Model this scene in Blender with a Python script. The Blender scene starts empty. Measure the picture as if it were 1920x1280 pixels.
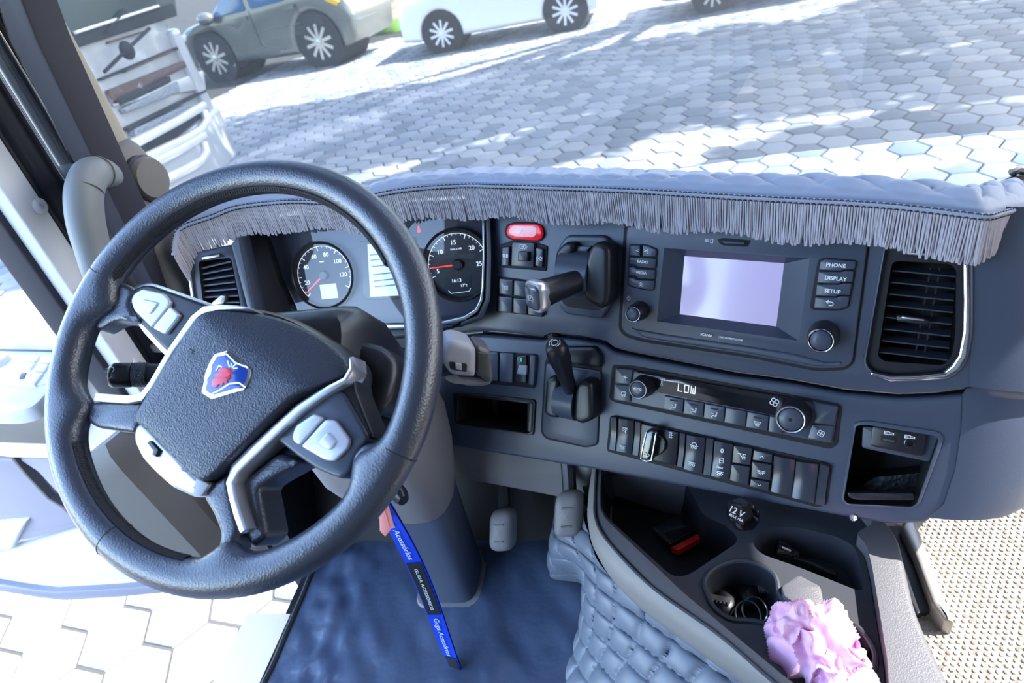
import bpy, math, random
from mathutils import Vector as V, Matrix, noise
from mathutils.geometry import tessellate_polygon
random.seed(7)
SC = bpy.context.scene; COL = SC.collection
R = math.radians; PI = math.pi
# ------------------------------------------------------------------ camera
F_ = 1200.0; CAM = V((0, 0, 2.41))          # metres; ground is z = 0, truck heads along +Y
def _axes(pi, ro, ya):
    pi, ro, ya = R(pi), R(ro), R(ya)
    fw = V((math.sin(ya)*math.cos(pi), math.cos(ya)*math.cos(pi), -math.sin(pi)))
    rt = V((math.cos(ya), -math.sin(ya), 0)); up = rt.cross(fw)
    return rt*math.cos(ro)+up*math.sin(ro), -rt*math.sin(ro)+up*math.cos(ro), fw
CR, CU, CF = _axes(34.13, -13.57, -16.0)
cd = bpy.data.cameras.new('camera'); co = bpy.data.objects.new('camera', cd); COL.objects.link(co)
co.matrix_world = Matrix(((CR.x, CU.x, -CF.x, CAM.x), (CR.y, CU.y, -CF.y, CAM.y), (CR.z, CU.z, -CF.z, CAM.z), (0, 0, 0, 1)))
cd.sensor_width = 36; cd.lens = 36*F_/1920; cd.clip_start = .02; cd.clip_end = 400
cd.dof.use_dof = True; cd.dof.focus_distance = .92; cd.dof.aperture_fstop = 6.3
SC.camera = co
# ------------------------------------------------------------------ sky, sun, exposure
SUN_AZ, SUN_EL = 82.0, 46.0
SUN = V((math.sin(R(SUN_AZ))*math.cos(R(SUN_EL)), math.cos(R(SUN_AZ))*math.cos(R(SUN_EL)), math.sin(R(SUN_EL))))
w = bpy.data.worlds.new('sky'); SC.world = w; w.use_nodes = True
nt = w.node_tree; bg = nt.nodes['Background']
sky = nt.nodes.new('ShaderNodeTexSky'); sky.sky_type = 'NISHITA'; sky.sun_disc = False
sky.sun_elevation = R(SUN_EL); sky.sun_rotation = R(SUN_AZ); sky.air_density = 1.0; sky.dust_density = 1.8; sky.ozone_density = 1.0
nt.links.new(sky.outputs[0], bg.inputs[0]); bg.inputs[1].default_value = .42
sd = bpy.data.lights.new('sun', 'SUN'); sd.energy = 11.0; sd.angle = R(.53); sd.color = (1, .97, .93)
so = bpy.data.objects.new('sun', sd); COL.objects.link(so); so.location = (8, 8, 14)
so.rotation_euler = (-SUN).to_track_quat('-Z', 'Y').to_euler()
SC.view_settings.view_transform = 'Standard'; SC.view_settings.look = 'None'
SC.view_settings.gamma = 1; SC.view_settings.use_curve_mapping = False
SC.view_settings.exposure = 2.42
SC.cycles.max_bounces = 10; SC.cycles.transparent_max_bounces = 16
SC.cycles.caustics_reflective = False; SC.cycles.caustics_refractive = False
SC.cycles.sample_clamp_indirect = 6.0
# ------------------------------------------------------------------ helpers
def ray(px, py): return CR*((px-960)/F_) - CU*((py-640)/F_) + CF
def at(px, py, d): return CAM + ray(px, py)*d
def atz(px, py, z): r = ray(px, py); return CAM + r*((z-CAM.z)/r.z)
def atx(px, py, x): r = ray(px, py); return CAM + r*((x-CAM.x)/r.x)
def Zp(zm, pts): return [(zm[0]+x/zm[2], zm[1]+y/zm[2]) for x, y in pts]
Z2 = (320, 280, 2.909); Z3 = (900, 380, 4.922); Z4 = (1140, 400, 3.692); Z5 = (1480, 320, 2.909); Z6 = (1120, 660, 3.84)
Z7 = (800, 600, 4.266); Y1 = (200, 500, 2.783); Y3 = (1100, 860, 2.743); Y4 = (520, 860, 3.0); Y5 = (1540, 760, 2.461); Y7 = (100, 760, 2.526)
class Pl:
    def __init__(s, o, h, v): s.o = V(o); s.h = V(h).normalized(); s.v = V(v).normalized(); s.n = s.h.cross(s.v).normalized()
    def uv(s, px, py, k=0):
        r = ray(px, py); t = (s.o+s.n*k-CAM).dot(s.n)/r.dot(s.n); p = CAM+r*t-s.o
        return (p.dot(s.h), p.dot(s.v))
    def hit(s, px, py, k=0): a, b = s.uv(px, py, k); return s.P(a, b, k)
    def P(s, a, b, k=0): return s.o+s.h*a+s.v*b+s.n*k
    def poly(s, pts, k=0): return ccw([s.uv(x, y, k) for x, y in pts])
def yawplane(px, py, d, yaw, tilt, o=None):
    y, t = R(yaw), R(tilt); fw = V((math.sin(y), math.cos(y), 0)); h = V((math.cos(y), -math.sin(y), 0))
    return Pl(at(px, py, d) if o is None else o, h, fw*math.sin(t)+V((0, 0, 1))*math.cos(t))
def area2(p): return sum(p[i-1][0]*p[i][1]-p[i][0]*p[i-1][1] for i in range(len(p)))
def ccw(p): return list(p) if area2(p) > 0 else list(p)[::-1]
def fillet(p, r, seg=3):
    if r <= 0: return p
    out = []; n = len(p)
    for i in range(n):
        a, b, c = V(p[i-1]), V(p[i]), V(p[(i+1) % n]); u, w_ = (a-b), (c-b); lu, lw = u.length, w_.length
        if lu < 1e-7 or lw < 1e-7: continue
        t = min(r, lu*.45, lw*.45); u /= lu; w_ /= lw; q0, q1 = b+u*t, b+w_*t
        for k in range(seg+1):
            s = k/seg; q = q0*(1-s)**2+b*2*s*(1-s)+q1*s*s; out.append((q.x, q.y))
    return out
def inset(p, d):
    n = len(p); out = []
    for i in range(n):
        a, b, c = V(p[i-1]), V(p[i]), V(p[(i+1) % n]); e0, e1 = b-a, c-b
        if e0.length < 1e-9: e0 = e1
        if e1.length < 1e-9: e1 = e0
        n0, n1 = V((-e0.y, e0.x)).normalized(), V((-e1.y, e1.x)).normalized(); m = n0+n1
        if m.length < 1e-6: m = n0
        m.normalize(); q = b+m*(d/max(.45, m.dot(n0))); out.append((q.x, q.y))
    return out
def circ(c, r, n=24, a0=0): return [(c[0]+r*math.cos(a0+2*PI*i/n), c[1]+r*math.sin(a0+2*PI*i/n)) for i in range(n)]
def rect(a0, b0, a1, b1): return [(a0, b0), (a1, b0), (a1, b1), (a0, b1)]
class MB:
    def __init__(s): s.v = []; s.f = []
    def add(s, vs, fs): o = len(s.v); s.v += [V(x) for x in vs]; s.f += [tuple(i+o for i in f) for f in fs]; return s
    def rings(s, rs, close=True, cap0=False, cap1=False):
        n = len(rs[0]); o = len(s.v)
        for r in rs: s.v += [V(x) for x in r]
        m = n if close else n-1
        for k in range(len(rs)-1):
            for i in range(m):
                j = (i+1) % n; s.f.append((o+k*n+i, o+k*n+j, o+(k+1)*n+j, o+(k+1)*n+i))
        for c, k in ((cap0, 0), (cap1, len(rs)-1)):
            if c:
                for t in tessellate_polygon([rs[k]]): s.f.append(tuple(o+k*n+i for i in t))
        return s
    def slab(s, pl, p, k0, k1, bev=0, holes=(), seg=2, back=False):
        rs = [[pl.P(a, b, k0) for a, b in p], [pl.P(a, b, k1-bev) for a, b in p]]; top = p
        if bev > 0:
            for i in range(1, seg+1):
                t = PI/2*i/seg; top = inset(p, bev*(1-math.cos(t))); rs.append([pl.P(a, b, k1-bev+bev*math.sin(t)) for a, b in top])
        s.rings(rs, cap0=back)
        hs = [h if area2(h) < 0 else h[::-1] for h in holes]
        polys = [[V((a, b, 0)) for a, b in q] for q in [top]+hs]; flat = [x for q in polys for x in q]; o = len(s.v)
        s.v += [pl.P(x.x, x.y, k1) for x in flat]
        for t in tessellate_polygon(polys):
            a, b, c = (flat[i] for i in t)
            if (b-a).cross(c-a).z < 0: t = t[::-1]
            s.f.append(tuple(o+i for i in t))
        for h in hs: s.rings([[pl.P(a, b, k1) for a, b in h], [pl.P(a, b, k0) for a, b in h]])
        return s
    def pocket(s, pl, p, k1, k0, ins=0, bottom=None):
        q = bottom or inset(p, ins); s.rings([[pl.P(a, b, k1) for a, b in p][::-1], [pl.P(a, b, k0) for a, b in q][::-1]], cap1=True); return s
    def tube(s, pts, r, seg=8, caps=True, closed=False, flat=1.0, up=None):
        pts = [V(p) for p in pts]; n = len(pts); rr = r if isinstance(r, (list, tuple)) else [r]*n; rs = []; prev = None
        for i in range(n):
            t = (pts[(i+1) % n]-pts[i-1]) if closed else (pts[min(i+1, n-1)]-pts[max(i-1, 0)])
            t = t.normalized() if t.length > 1e-9 else V((0, 0, 1))
            if prev is None:
                u = V(up) if up else (V((0, 0, 1)) if abs(t.z) < .9 else V((1, 0, 0)))
            else: u = prev
            u = (u-t*u.dot(t)).normalized(); prev = u; w_ = t.cross(u)
            rs.append([pts[i]+u*(rr[i]*flat*math.cos(2*PI*k/seg))+w_*(rr[i]*math.sin(2*PI*k/seg)) for k in range(seg)])
        if closed: rs.append(rs[0])
        s.rings(rs, cap0=caps and not closed, cap1=caps and not closed); return s
    def lathe(s, o, ax, prof, seg=24, cap=True):
        o = V(o); ax = V(ax).normalized(); x = ax.orthogonal().normalized(); y = ax.cross(x)
        rs = [[o+ax*h+(x*math.cos(2*PI*i/seg)+y*math.sin(2*PI*i/seg))*max(r, 1e-5) for i in range(seg)] for r, h in prof]
        s.rings(rs, cap0=cap, cap1=cap); return s
    def box(s, c, dx, dy, dz):
        c = V(c); vs = [c+V(dx)*a+V(dy)*b+V(dz)*e for a in (-.5, .5) for b in (-.5, .5) for e in (-.5, .5)]
        return s.add(vs, [(0, 1, 3, 2), (4, 6, 7, 5), (0, 4, 5, 1), (2, 3, 7, 6), (0, 2, 6, 4), (1, 5, 7, 3)])
    def aabox(s, lo, hi):
        lo, hi = V(lo), V(hi); d = hi-lo; return s.box((lo+hi)/2, (d.x, 0, 0), (0, d.y, 0), (0, 0, d.z))
    def ball(s, c, r, seg=12, sc=(1, 1, 1)):
        n = seg//2; rs = []
        for i in range(n+1):
            t = PI*i/n; q = max(math.sin(t), 1e-4)
            rs.append([V(c)+V((r*sc[0]*q*math.cos(2*PI*k/seg), r*sc[1]*q*math.sin(2*PI*k/seg), r*sc[2]*math.cos(t))) for k in range(seg)][::-1])
        s.rings(rs); return s
    def grid(s, fn, nu, nv):
        o = len(s.v); s.v += [V(fn(i/nu, j/nv)) for j in range(nv+1) for i in range(nu+1)]
        for j in range(nv):
            for i in range(nu): a = o+j*(nu+1)+i; s.f.append((a, a+1, a+nu+2, a+nu+1))
        return s
    def mk(s, name, mat, parent=None, ang=35, fix=True):
        me = bpy.data.meshes.new(name); o_ = ORG.get(parent.name, V()) if parent else V()
        me.from_pydata([tuple(x-o_) for x in s.v], [], s.f)
        if fix:
            import bmesh; bm = bmesh.new(); bm.from_mesh(me); bmesh.ops.remove_doubles(bm, verts=bm.verts, dist=1e-6); bmesh.ops.recalc_face_normals(bm, faces=bm.faces); bm.to_mesh(me); bm.free()
        me.polygons.foreach_set('use_smooth', [True]*len(me.polygons)); me.set_sharp_from_angle(angle=R(ang))
        me.materials.append(mat); ob = bpy.data.objects.new(name, me); COL.objects.link(ob)
        if parent: ob.parent = parent; ORG[ob.name] = o_
        return ob
ORG = {}
def thing(name, label, cat, loc=(0, 0, 0), group=None, kind=None):
    o = bpy.data.objects.new(name, None); COL.objects.link(o); o.location = loc; o.empty_display_size = .05; ORG[o.name] = V(loc)
    return tag(o, label, cat, group, kind)
def tag(o, label, cat=None, group=None, kind=None):
    o['label'] = label
    if cat: o['category'] = cat
    if group: o['group'] = group
    if kind: o['kind'] = kind
    return o
def struct(o, label=None):
    o['kind'] = 'structure'
    if label: o['label'] = label
    return o
def slab(name, pl, pts, k0, k1, mat, parent=None, bev=.001, r=0, holes=(), seg=2, uv=False, back=False):
    p = ccw(pts) if uv else pl.poly(pts, k1); p = fillet(p, r)
    return MB().slab(pl, p, k0, k1, bev, holes, seg, back).mk(name, mat, parent)
def ribbon(pts, closed=False):                  # [(a,b,width)] -> polygon
    L, Rr = [], []; n = len(pts)
    for i in range(n):
        a = V(pts[max(i-1, 0)][:2]); b = V(pts[min(i+1, n-1)][:2]); t = (b-a).normalized(); m = V((-t.y, t.x)); c = V(pts[i][:2]); w_ = pts[i][2]/2
        L.append(tuple(c+m*w_)); Rr.append(tuple(c-m*w_))
    return L+Rr[::-1]
def strip(name, pl, pts, k0, k1, mat, parent, bev=.001, uv=False):  # pixel centre line with widths in px
    p = []
    for i, (x, y, w_) in enumerate(pts):
        if uv: p.append((x, y, w_)); continue
        a, b = pl.uv(x, y, k1); c, e = pl.uv(x+1, y, k1); f, g = pl.uv(x, y+1, k1)
        sc = ((c-a)**2+(e-b)**2)**.5*.5+((f-a)**2+(g-b)**2)**.5*.5; p.append((a, b, w_*sc))
    return MB().slab(pl, ccw(ribbon(p)), k0, k1, bev).mk(name, mat, parent)
def line(mb, pl, pts, w_, k, h=.0003, closed=False):   # thin printed line in plane coords
    pts = list(pts)+([pts[0]] if closed else [])
    for i in range(len(pts)-1):
        a, b = V(pts[i][:2]), V(pts[i+1][:2]); t = b-a
        if t.length < 1e-7: continue
        t.normalize(); m = V((-t.y, t.x))*w_/2; a = a-t*w_*.3; b = b+t*w_*.3
        q = [a+m, a-m, b-m, b+m]; mb.rings([[pl.P(x.x, x.y, k) for x in q], [pl.P(x.x, x.y, k+h) for x in q]], cap1=True)
    return mb
_fc = {}
def text(body, pl, px, py, h, mat, parent, k=.0004, name='lettering', ang=0, sx=1.0, bold=.00012, uv=None):
    cu = bpy.data.curves.new('t', 'FONT'); cu.body = body; cu.size = h/.72; cu.align_x = 'CENTER'; cu.align_y = 'CENTER'; cu.resolution_u = 3; cu.offset = bold
    ob = bpy.data.objects.new('t', cu); me = bpy.data.meshes.new_from_object(ob); bpy.data.objects.remove(ob); bpy.data.curves.remove(cu)
    a, b = uv if uv else pl.uv(px, py, k); o_ = ORG.get(parent.name, V()) if parent else V(); c, s = math.cos(R(ang)), math.sin(R(ang))
    for v in me.vertices:
        x, y = v.co.x*sx, v.co.y; v.co = pl.P(a+x*c-y*s, b+x*s+y*c, k)-o_
    me.name = name; me.materials.clear(); me.materials.append(mat); ob = bpy.data.objects.new(name, me); COL.objects.link(ob)
    if parent: ob.parent = parent; ORG[ob.name] = o_
    return ob
def copy_tree(o, parent=None, delta=None):
    c = o.copy(); COL.objects.link(c)
    if parent: c.parent = parent
    elif delta is not None: c.location = o.location+V(delta)
    for ch in o.children: copy_tree(ch, c)
    return c
# ------------------------------------------------------------------ materials
def M(name, col, rough=.5, metal=0, bump=None, spec=.5, coat=0, var=None, emit=None, trans=0):
    m = bpy.data.materials.new(name); m.use_nodes = True; n = m.node_tree; b = n.nodes['Principled BSDF']
    b.inputs['Base Color'].default_value = (*col, 1); b.inputs['Roughness'].default_value = rough; b.inputs['Metallic'].default_value = metal
    b.inputs['Specular IOR Level'].default_value = spec; b.inputs['Coat Weight'].default_value = coat; b.inputs['Coat Roughness'].default_value = .08
    if emit: b.inputs['Emission Color'].default_value = (*emit[0], 1); b.inputs['Emission Strength'].default_value = emit[1]
    tc = n.nodes.new('ShaderNodeTexCoord')
    if bump:
        kind, sc, st = bump[:3]
        t = n.nodes.new('ShaderNodeTexNoise' if kind == 'noise' else 'ShaderNodeTexVoronoi'); t.inputs['Scale'].default_value = sc
        if kind == 'noise': t.inputs['Detail'].default_value = 3
        n.links.new(tc.outputs['Object'], t.inputs['Vector'])
        bp = n.nodes.new('ShaderNodeBump'); bp.inputs['Strength'].default_value = st; bp.inputs['Distance'].default_value = bump[3] if len(bump) > 3 else .001
        n.links.new(t.outputs[0], bp.inputs['Height']); n.links.new(bp.outputs[0], b.inputs['Normal'])
    if var:
        sc, c2 = var[:2]; t = n.nodes.new('ShaderNodeTexNoise'); t.inputs['Scale'].default_value = sc; t.inputs['Detail'].default_value = 5
        n.links.new(tc.outputs['Object'], t.inputs['Vector'])
        rp = n.nodes.new('ShaderNodeValToRGB'); rp.color_ramp.elements[0].color = (*col, 1); rp.color_ramp.elements[1].color = (*c2, 1)
        rp.color_ramp.elements[0].position = .35; rp.color_ramp.elements[1].position = .68
        n.links.new(t.outputs[0], rp.inputs[0]); n.links.new(rp.outputs[0], b.inputs['Base Color'])
    return m
def glass(name, tint, refl=.06, haze=0.0, dcol=(.8, .82, .85)):
    m = bpy.data.materials.new(name); m.use_nodes = True; n = m.node_tree; n.nodes.remove(n.nodes['Principled BSDF']); out = n.nodes['Material Output']
    tr = n.nodes.new('ShaderNodeBsdfTransparent'); tr.inputs[0].default_value = (*tint, 1)
    gl = n.nodes.new('ShaderNodeBsdfGlossy'); gl.inputs['Roughness'].default_value = .01
    lw = n.nodes.new('ShaderNodeLayerWeight'); lw.inputs[0].default_value = .5
    pw = n.nodes.new('ShaderNodeMath'); pw.operation = 'POWER'; pw.inputs[1].default_value = 5; n.links.new(lw.outputs['Facing'], pw.inputs[0])
    fr = n.nodes.new('ShaderNodeMath'); fr.operation = 'MULTIPLY_ADD'; fr.inputs[1].default_value = .94; fr.inputs[2].default_value = refl; n.links.new(pw.outputs[0], fr.inputs[0])
    mx = n.nodes.new('ShaderNodeMixShader'); n.links.new(fr.outputs[0], mx.inputs[0]); n.links.new(tr.outputs[0], mx.inputs[1]); n.links.new(gl.outputs[0], mx.inputs[2]); last = mx
    if haze > 0:
        df = n.nodes.new('ShaderNodeBsdfTranslucent'); df.inputs[0].default_value = (*dcol, 1); m2 = n.nodes.new('ShaderNodeMixShader')
        tc = n.nodes.new('ShaderNodeTexCoord'); ns = n.nodes.new('ShaderNodeTexNoise'); ns.inputs['Scale'].default_value = 6; n.links.new(tc.outputs['Object'], ns.inputs['Vector'])
        mr = n.nodes.new('ShaderNodeMapRange'); mr.inputs[3].default_value = haze*.6; mr.inputs[4].default_value = haze*1.4; n.links.new(ns.outputs[0], mr.inputs[0]); n.links.new(mr.outputs[0], m2.inputs[0])
        n.links.new(last.outputs[0], m2.inputs[1]); n.links.new(df.outputs[0], m2.inputs[2]); last = m2
    n.links.new(last.outputs[0], out.inputs[0]); return m
PLA = M('dark_plastic', (.058, .073, .112), .38, bump=('noise', 900, .12))
PLB = M('black_plastic', (.011, .012, .017), .34, bump=('noise', 900, .08))
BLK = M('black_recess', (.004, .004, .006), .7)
GLB = M('gloss_black', (.008, .009, .013), .12, coat=.5)
BTN = M('button_plastic', (.055, .067, .098), .32)
LEA = M('black_leather', (.03, .038, .062), .33, bump=('voronoi', 520, .25), spec=1.0)
LEB = M('grained_airbag_leather', (.036, .044, .068), .36, bump=('voronoi', 560, .55))
THR = M('dark_thread', (.015, .016, .022), .6)
SIL = M('satin_silver', (.72, .74, .8), .28, .85)
CHR = M('chrome', (.85, .87, .92), .1, 1)
SLB = M('silver_button', (.62, .65, .74), .3, .35)
BEI = M('grey_beige_trim', (.2, .19, .195), .6, bump=('noise', 700, .15))
BED = M('taupe_trim', (.13, .12, .11), .6, bump=('noise', 700, .15))
GRP = M('grey_stalk_plastic', (.33, .34, .37), .38)
WHT = M('white_paint', (.78, .8, .84), .3, coat=.3)
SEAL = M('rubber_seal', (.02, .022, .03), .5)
LIL = M('grey_lilac_trim', (.032, .032, .044), .5, bump=('noise', 600, .12), spec=.3)
PRT = M('white_print', (.95, .97, 1), .6)
RED = M('red_print', (.75, .02, .03), .5)
VIN = M('dark_vinyl', (.06, .085, .145), .24, bump=('noise', 18, .3, .012), var=(9, (.075, .105, .175)))
QUI = M('quilted_grey_blue_vinyl', (.15, .175, .225), .4, bump=('noise', 900, .12))
# ================================================================== OUTDOORS
def paver_mat(island):
    m = bpy.data.materials.new('concrete_paver'+('_field' if island else '')); m.use_nodes = True; n = m.node_tree; b = n.nodes['Principled BSDF']
    src = n.nodes.new('ShaderNodeNewGeometry').outputs['Random Per Island'] if island else n.nodes.new('ShaderNodeObjectInfo').outputs['Random']
    rp = n.nodes.new('ShaderNodeValToRGB'); e = rp.color_ramp.elements; e[0].color = (.17, .2, .225, 1); e[1].color = (.3, .3, .295, 1); x = e.new(.45); x.color = (.235, .25, .27, 1); x = e.new(.12); x.color = (.12, .14, .16, 1)
    n.links.new(src, rp.inputs[0]); tc = n.nodes.new('ShaderNodeTexCoord'); t = n.nodes.new('ShaderNodeTexNoise'); t.inputs['Scale'].default_value = 22; t.inputs['Detail'].default_value = 6
    n.links.new(tc.outputs['Object'], t.inputs['Vector']); mx = n.nodes.new('ShaderNodeMix'); mx.data_type = 'RGBA'; mx.blend_type = 'MULTIPLY'; mx.inputs[0].default_value = .5
    r2 = n.nodes.new('ShaderNodeValToRGB'); r2.color_ramp.elements[0].color = (.75, .75, .75, 1); r2.color_ramp.elements[0].position = .3; n.links.new(t.outputs[0], r2.inputs[0])
    n.links.new(rp.outputs[0], mx.inputs[6]); n.links.new(r2.outputs[0], mx.inputs[7]); n.links.new(mx.outputs[2], b.inputs['Base Color']); b.inputs['Roughness'].default_value = .85
    bp = n.nodes.new('ShaderNodeBump'); bp.inputs['Strength'].default_value = .3; bp.inputs['Distance'].default_value = .01; n.links.new(t.outputs[0], bp.inputs['Height']); n.links.new(bp.outputs[0], b.inputs['Normal']); return m
SAND = M('joint_sand', (.011, .012, .013), .98, bump=('noise', 40, .5, .01), var=(3, (.02, .02, .019)))
pave = MB().add([(-70, -40, -.012), (70, -40, -.012), (70, 90, -.012), (-70, 90, -.012)], [(0, 1, 2, 3)]).mk('ground', SAND); struct(pave, 'sandy ground under the grey hexagonal concrete pavers')
LY = V((math.sin(R(7.08)), math.cos(R(7.08)), 0)); LX = V((math.cos(R(7.08)), -math.sin(R(7.08)), 0))
def lat(X, Y): return LX*(.3*(X+1.3496))+LY*(.3*(Y+19.219))
def proj(p):
    q = V(p)-CAM; z = q.dot(CF); return (960+F_*q.dot(CR)/z, 640-F_*q.dot(CU)/z, z) if z > .05 else None
def hexpts(s): return [LX*(s*math.cos(PI/3*i))+LY*(s*math.sin(PI/3*i)) for i in range(6)]
def hexgeo(c, dz=0, tx=0, ty=0):
    rs = []
    for s, z in ((.163, -.06), (.163, -.008), (.159, -.001), (.154, .0)):
        rs.append([c+p*1.0+V((0, 0, z+dz+(p.x*tx+p.y*ty))) for p in hexpts(s)])
    return rs
cells = []
for c in range(-44, 40):
    for j in range(-24, 46):
        p = lat(c*.8660254, j+(.5 if c % 2 else 0))
        if -13.5 < p.x < 8.5 and -1.5 < p.y < 17.5 and not (-.85 < p.x < 1.3 and p.y < 1.2):
            q = proj(p); vis = False
            if q and -20 < q[0] < 1940 and -10 < q[1] < 1300:
                vis = (q[1] < 352 and q[0] > 400+.3*q[1]) or (q[1] > 1100 and q[0] < 570) or (q[0] < 130 and 420 < q[1] < 640 and q[0] < .7*(q[1]-400))
            cells.append((q[2] if vis else 99, p))
cells.sort(key=lambda t: t[0])
hm = MB().rings(hexgeo(V((0, 0, 0))), cap1=True).mk('paver', paver_mat(False), pave); me0 = hm.data; first = True
fld = MB()
for i, (d, p) in enumerate(cells):
    dz = random.uniform(-.004, .003); tx, ty = random.uniform(-.02, .02), random.uniform(-.02, .02)
    if i < 300 and d < 90:
        o = hm if first else bpy.data.objects.new('paver', me0)
        if not first: COL.objects.link(o); o.parent = pave
        first = False; o.location = (p.x, p.y, dz); o.rotation_euler = (ty*.6, -tx*.6, random.choice((0, 1, 2))*PI/3)
    else: fld.rings(hexgeo(p, dz, tx*.6, ty*.6), cap1=True)
fo = fld.mk('paver_field', paver_mat(True), pave, fix=False); fo['kind'] = 'stuff'
# ---- trees that cast the dappled shade
BARK = M('bark', (.3, .25, .2), .9, bump=('noise', 14, .9, .03), var=(6, (.17, .13, .1)))
MOSS = M('moss', (.1, .22, .03), .95, bump=('noise', 60, .6, .01))
LEAF = M('leaf', (.06, .13, .025), .6, var=(2, (.1, .17, .03)))
def tree(name, label, base, r, lean, blobs, nleaf, seed):
    rnd = random.Random(seed); t = thing(name, label, 'tree', base, 'trees around the yard'); b = V(base); top = b+V(lean)
    m = MB(); N = 26; rings = []
    for i in range(9):
        s = i/8; c = b+V(lean)*s+V((.12*math.sin(s*5), 0, 0)); rr = r*(1.28-.55*s**.5)*(1.25 if i == 0 else 1)
        rings.append([c+V((math.cos(2*PI*k/N), math.sin(2*PI*k/N), 0))*rr*(1+.09*math.sin(k*PI/N*6+i*.3)+.05*rnd.uniform(-1, 1)) for k in range(N)])
    m.rings(rings, cap1=True).mk('trunk', BARK, t, 60)
    m = MB()
    for c, rad in blobs:
        mid = (top+V(c))/2+V((0, 0, .4)); m.tube([top-V((0, 0, .5)), mid, V(c)], [r*.42, r*.25, .05], 8)
    m.mk('branch', BARK, t, 60)
    m = MB(); m.rings([[b+V((math.cos(2*PI*k/N), math.sin(2*PI*k/N), 0))*r*f*(1+.1*rnd.random())+V((0, 0, z)) for k in range(N)] for f, z in ((1.78, 0), (1.72, .12), (1.5, .3))]).mk('moss_collar', MOSS, t, 60)
    m = MB(); tot = sum(q**2 for _, (q, _2) in [(c, (rd[0], 0)) for c, rd in blobs])
    for c, rad in blobs:
        for _ in range(int(nleaf*rad[0]**2/tot)):
            while True:
                q = V((rnd.uniform(-1, 1), rnd.uniform(-1, 1), rnd.uniform(-1, 1)))
                if q.length < 1: break
            p = V(c)+V((q.x*rad[0], q.y*rad[1], q.z*rad[2])); s = rnd.uniform(.11, .24); a = V((rnd.uniform(-1, 1), rnd.uniform(-1, 1), rnd.uniform(-.5, .5))).normalized(); e = a.orthogonal().normalized()
            m.add([p-a*s, p+e*s*.42, p+a*s, p-e*s*.42], [(0, 1, 2, 3)])
    f = m.mk('foliage', LEAF, t, fix=False); f['kind'] = 'stuff'; return t
def over(gx, gy, z): k = z/math.tan(R(SUN_EL)); return V((gx+k*math.sin(R(SUN_AZ)), gy+k*math.cos(R(SUN_AZ)), z))
tb = atz(735, 58, 0)
tree('street_tree', 'broad brown tree trunk with mossy foot between the silver and the white car', (tb.x, tb.y+.4, 0), .42, (.4, 1.2, 5.0),
     [((tb.x-2, tb.y+1.5, 7), (2.4, 2, 1.4)), ((tb.x+1.5, tb.y+2, 7.6), (2.4, 2, 1.4)), ((tb.x, tb.y+4, 7.2), (2.4, 2, 1.4))], 3000, 3)
tree('shade_tree', 'leafy tree beyond the yard shading the hexagonal pavers', (4.6, 16.5, 0), .4, (.4, -2.0, 5.2),
     [(over(-6.8, 10.6, 6.4), (1.5, 1.3, .9)), (over(-4.8, 10.2, 7.0), (1.8, 1.7, 1.0)), (over(-2.4, 10.4, 7.6), (2.0, 1.6, 1.1)), (over(-3.6, 8.4, 6.8), (1.7, 1.1, .9)), (over(-.6, 9.0, 7.4), (1.8, 1.3, 1.0)), (over(-6.0, 8.6, 6.2), (1.3, .9, .8)), ((-1.0, 9.0, 6.9), (1.4, 1.5, 1.1)), ((-2.2, 8.2, 5.9), (1.0, 1.2, .8)), ((-.2, 7.2, 6.5), (1.5, 1.3, .9)), ((-1.4, 7.0, 5.6), (1.2, 1.1, .8))], 19000, 3)
tree('shade_tree', 'leafy tree at the right of the yard casting dappled shade', (15.0, 10.5, 0), .4, (-2.5, -.5, 5.2),
     [(over(.2, 10.9, 7.0), (2.0, 1.2, 1.1)), (over(2.6, 9.8, 7.6), (2.3, 1.6, 1.2)), (over(4.8, 10.6, 8.0), (2.3, 1.9, 1.2)), (over(1.2, 8.0, 7.0), (1.8, 1.0, 1.0)), (over(3.6, 7.6, 7.4), (1.9, .9, 1.0)), (over(-1.4, 7.2, 6.4), (1.3, .7, .8)), (over(2.0, 6.2, 6.6), (1.4, .5, .8)), (over(.2, 5.6, 6.4), (1.2, .45, .7)), (over(2.6, 5.0, 6.6), (1.3, .4, .7)), (over(-2.8, 6.6, 6.2), (1.2, .4, .7)), (over(3.4, 5.9, 7), (1.3, .5, .7))], 19000, 5)
# ---- cars
TYR = M('tyre', (.015, .015, .017), .8); ALU = M('alloy_rim', (.5, .48, .45), .35, .7); WINB = M('tinted_blue_glass', (.04, .12, .24), .06, coat=.6); DRK = M('car_underside', (.02, .02, .022), .8)
LAMP = M('clear_lamp', (.75, .77, .8), .12, coat=1)
def wheel(car, pl, a, r, k, rimmat, rimr=.72, spokes=10):
    c = pl.P(a, r, k); ax = pl.n; t = MB().lathe(c-ax*.2*r/.33, ax, [(r*.6, 0), (r*.93, 0), (r, .04), (r, .17*r/.33), (r*.95, .2*r/.33), (r*.72, .2*r/.33), (r*.7, .15*r/.33)], 32).mk('tyre', TYR, car)
    m = MB(); m.lathe(c-ax*.05, ax, [(r*rimr, 0), (r*rimr*1.03, .055), (r*rimr*.94, .06), (r*rimr*.9, .02), (.02, .02)], 32)
    for i in range(spokes):
        an = 2*PI*i/spokes+.2; d = pl.h*math.cos(an)+pl.v*math.sin(an); e = ax.cross(d)
        m.box(c+d*r*rimr*.5, d*r*rimr*.95, e*r*.13, ax*.07)
    m.lathe(c, ax, [(r*.16, 0), (r*.15, .05), (r*.05, .06)], 16); m.mk('rim', rimmat, t)
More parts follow.
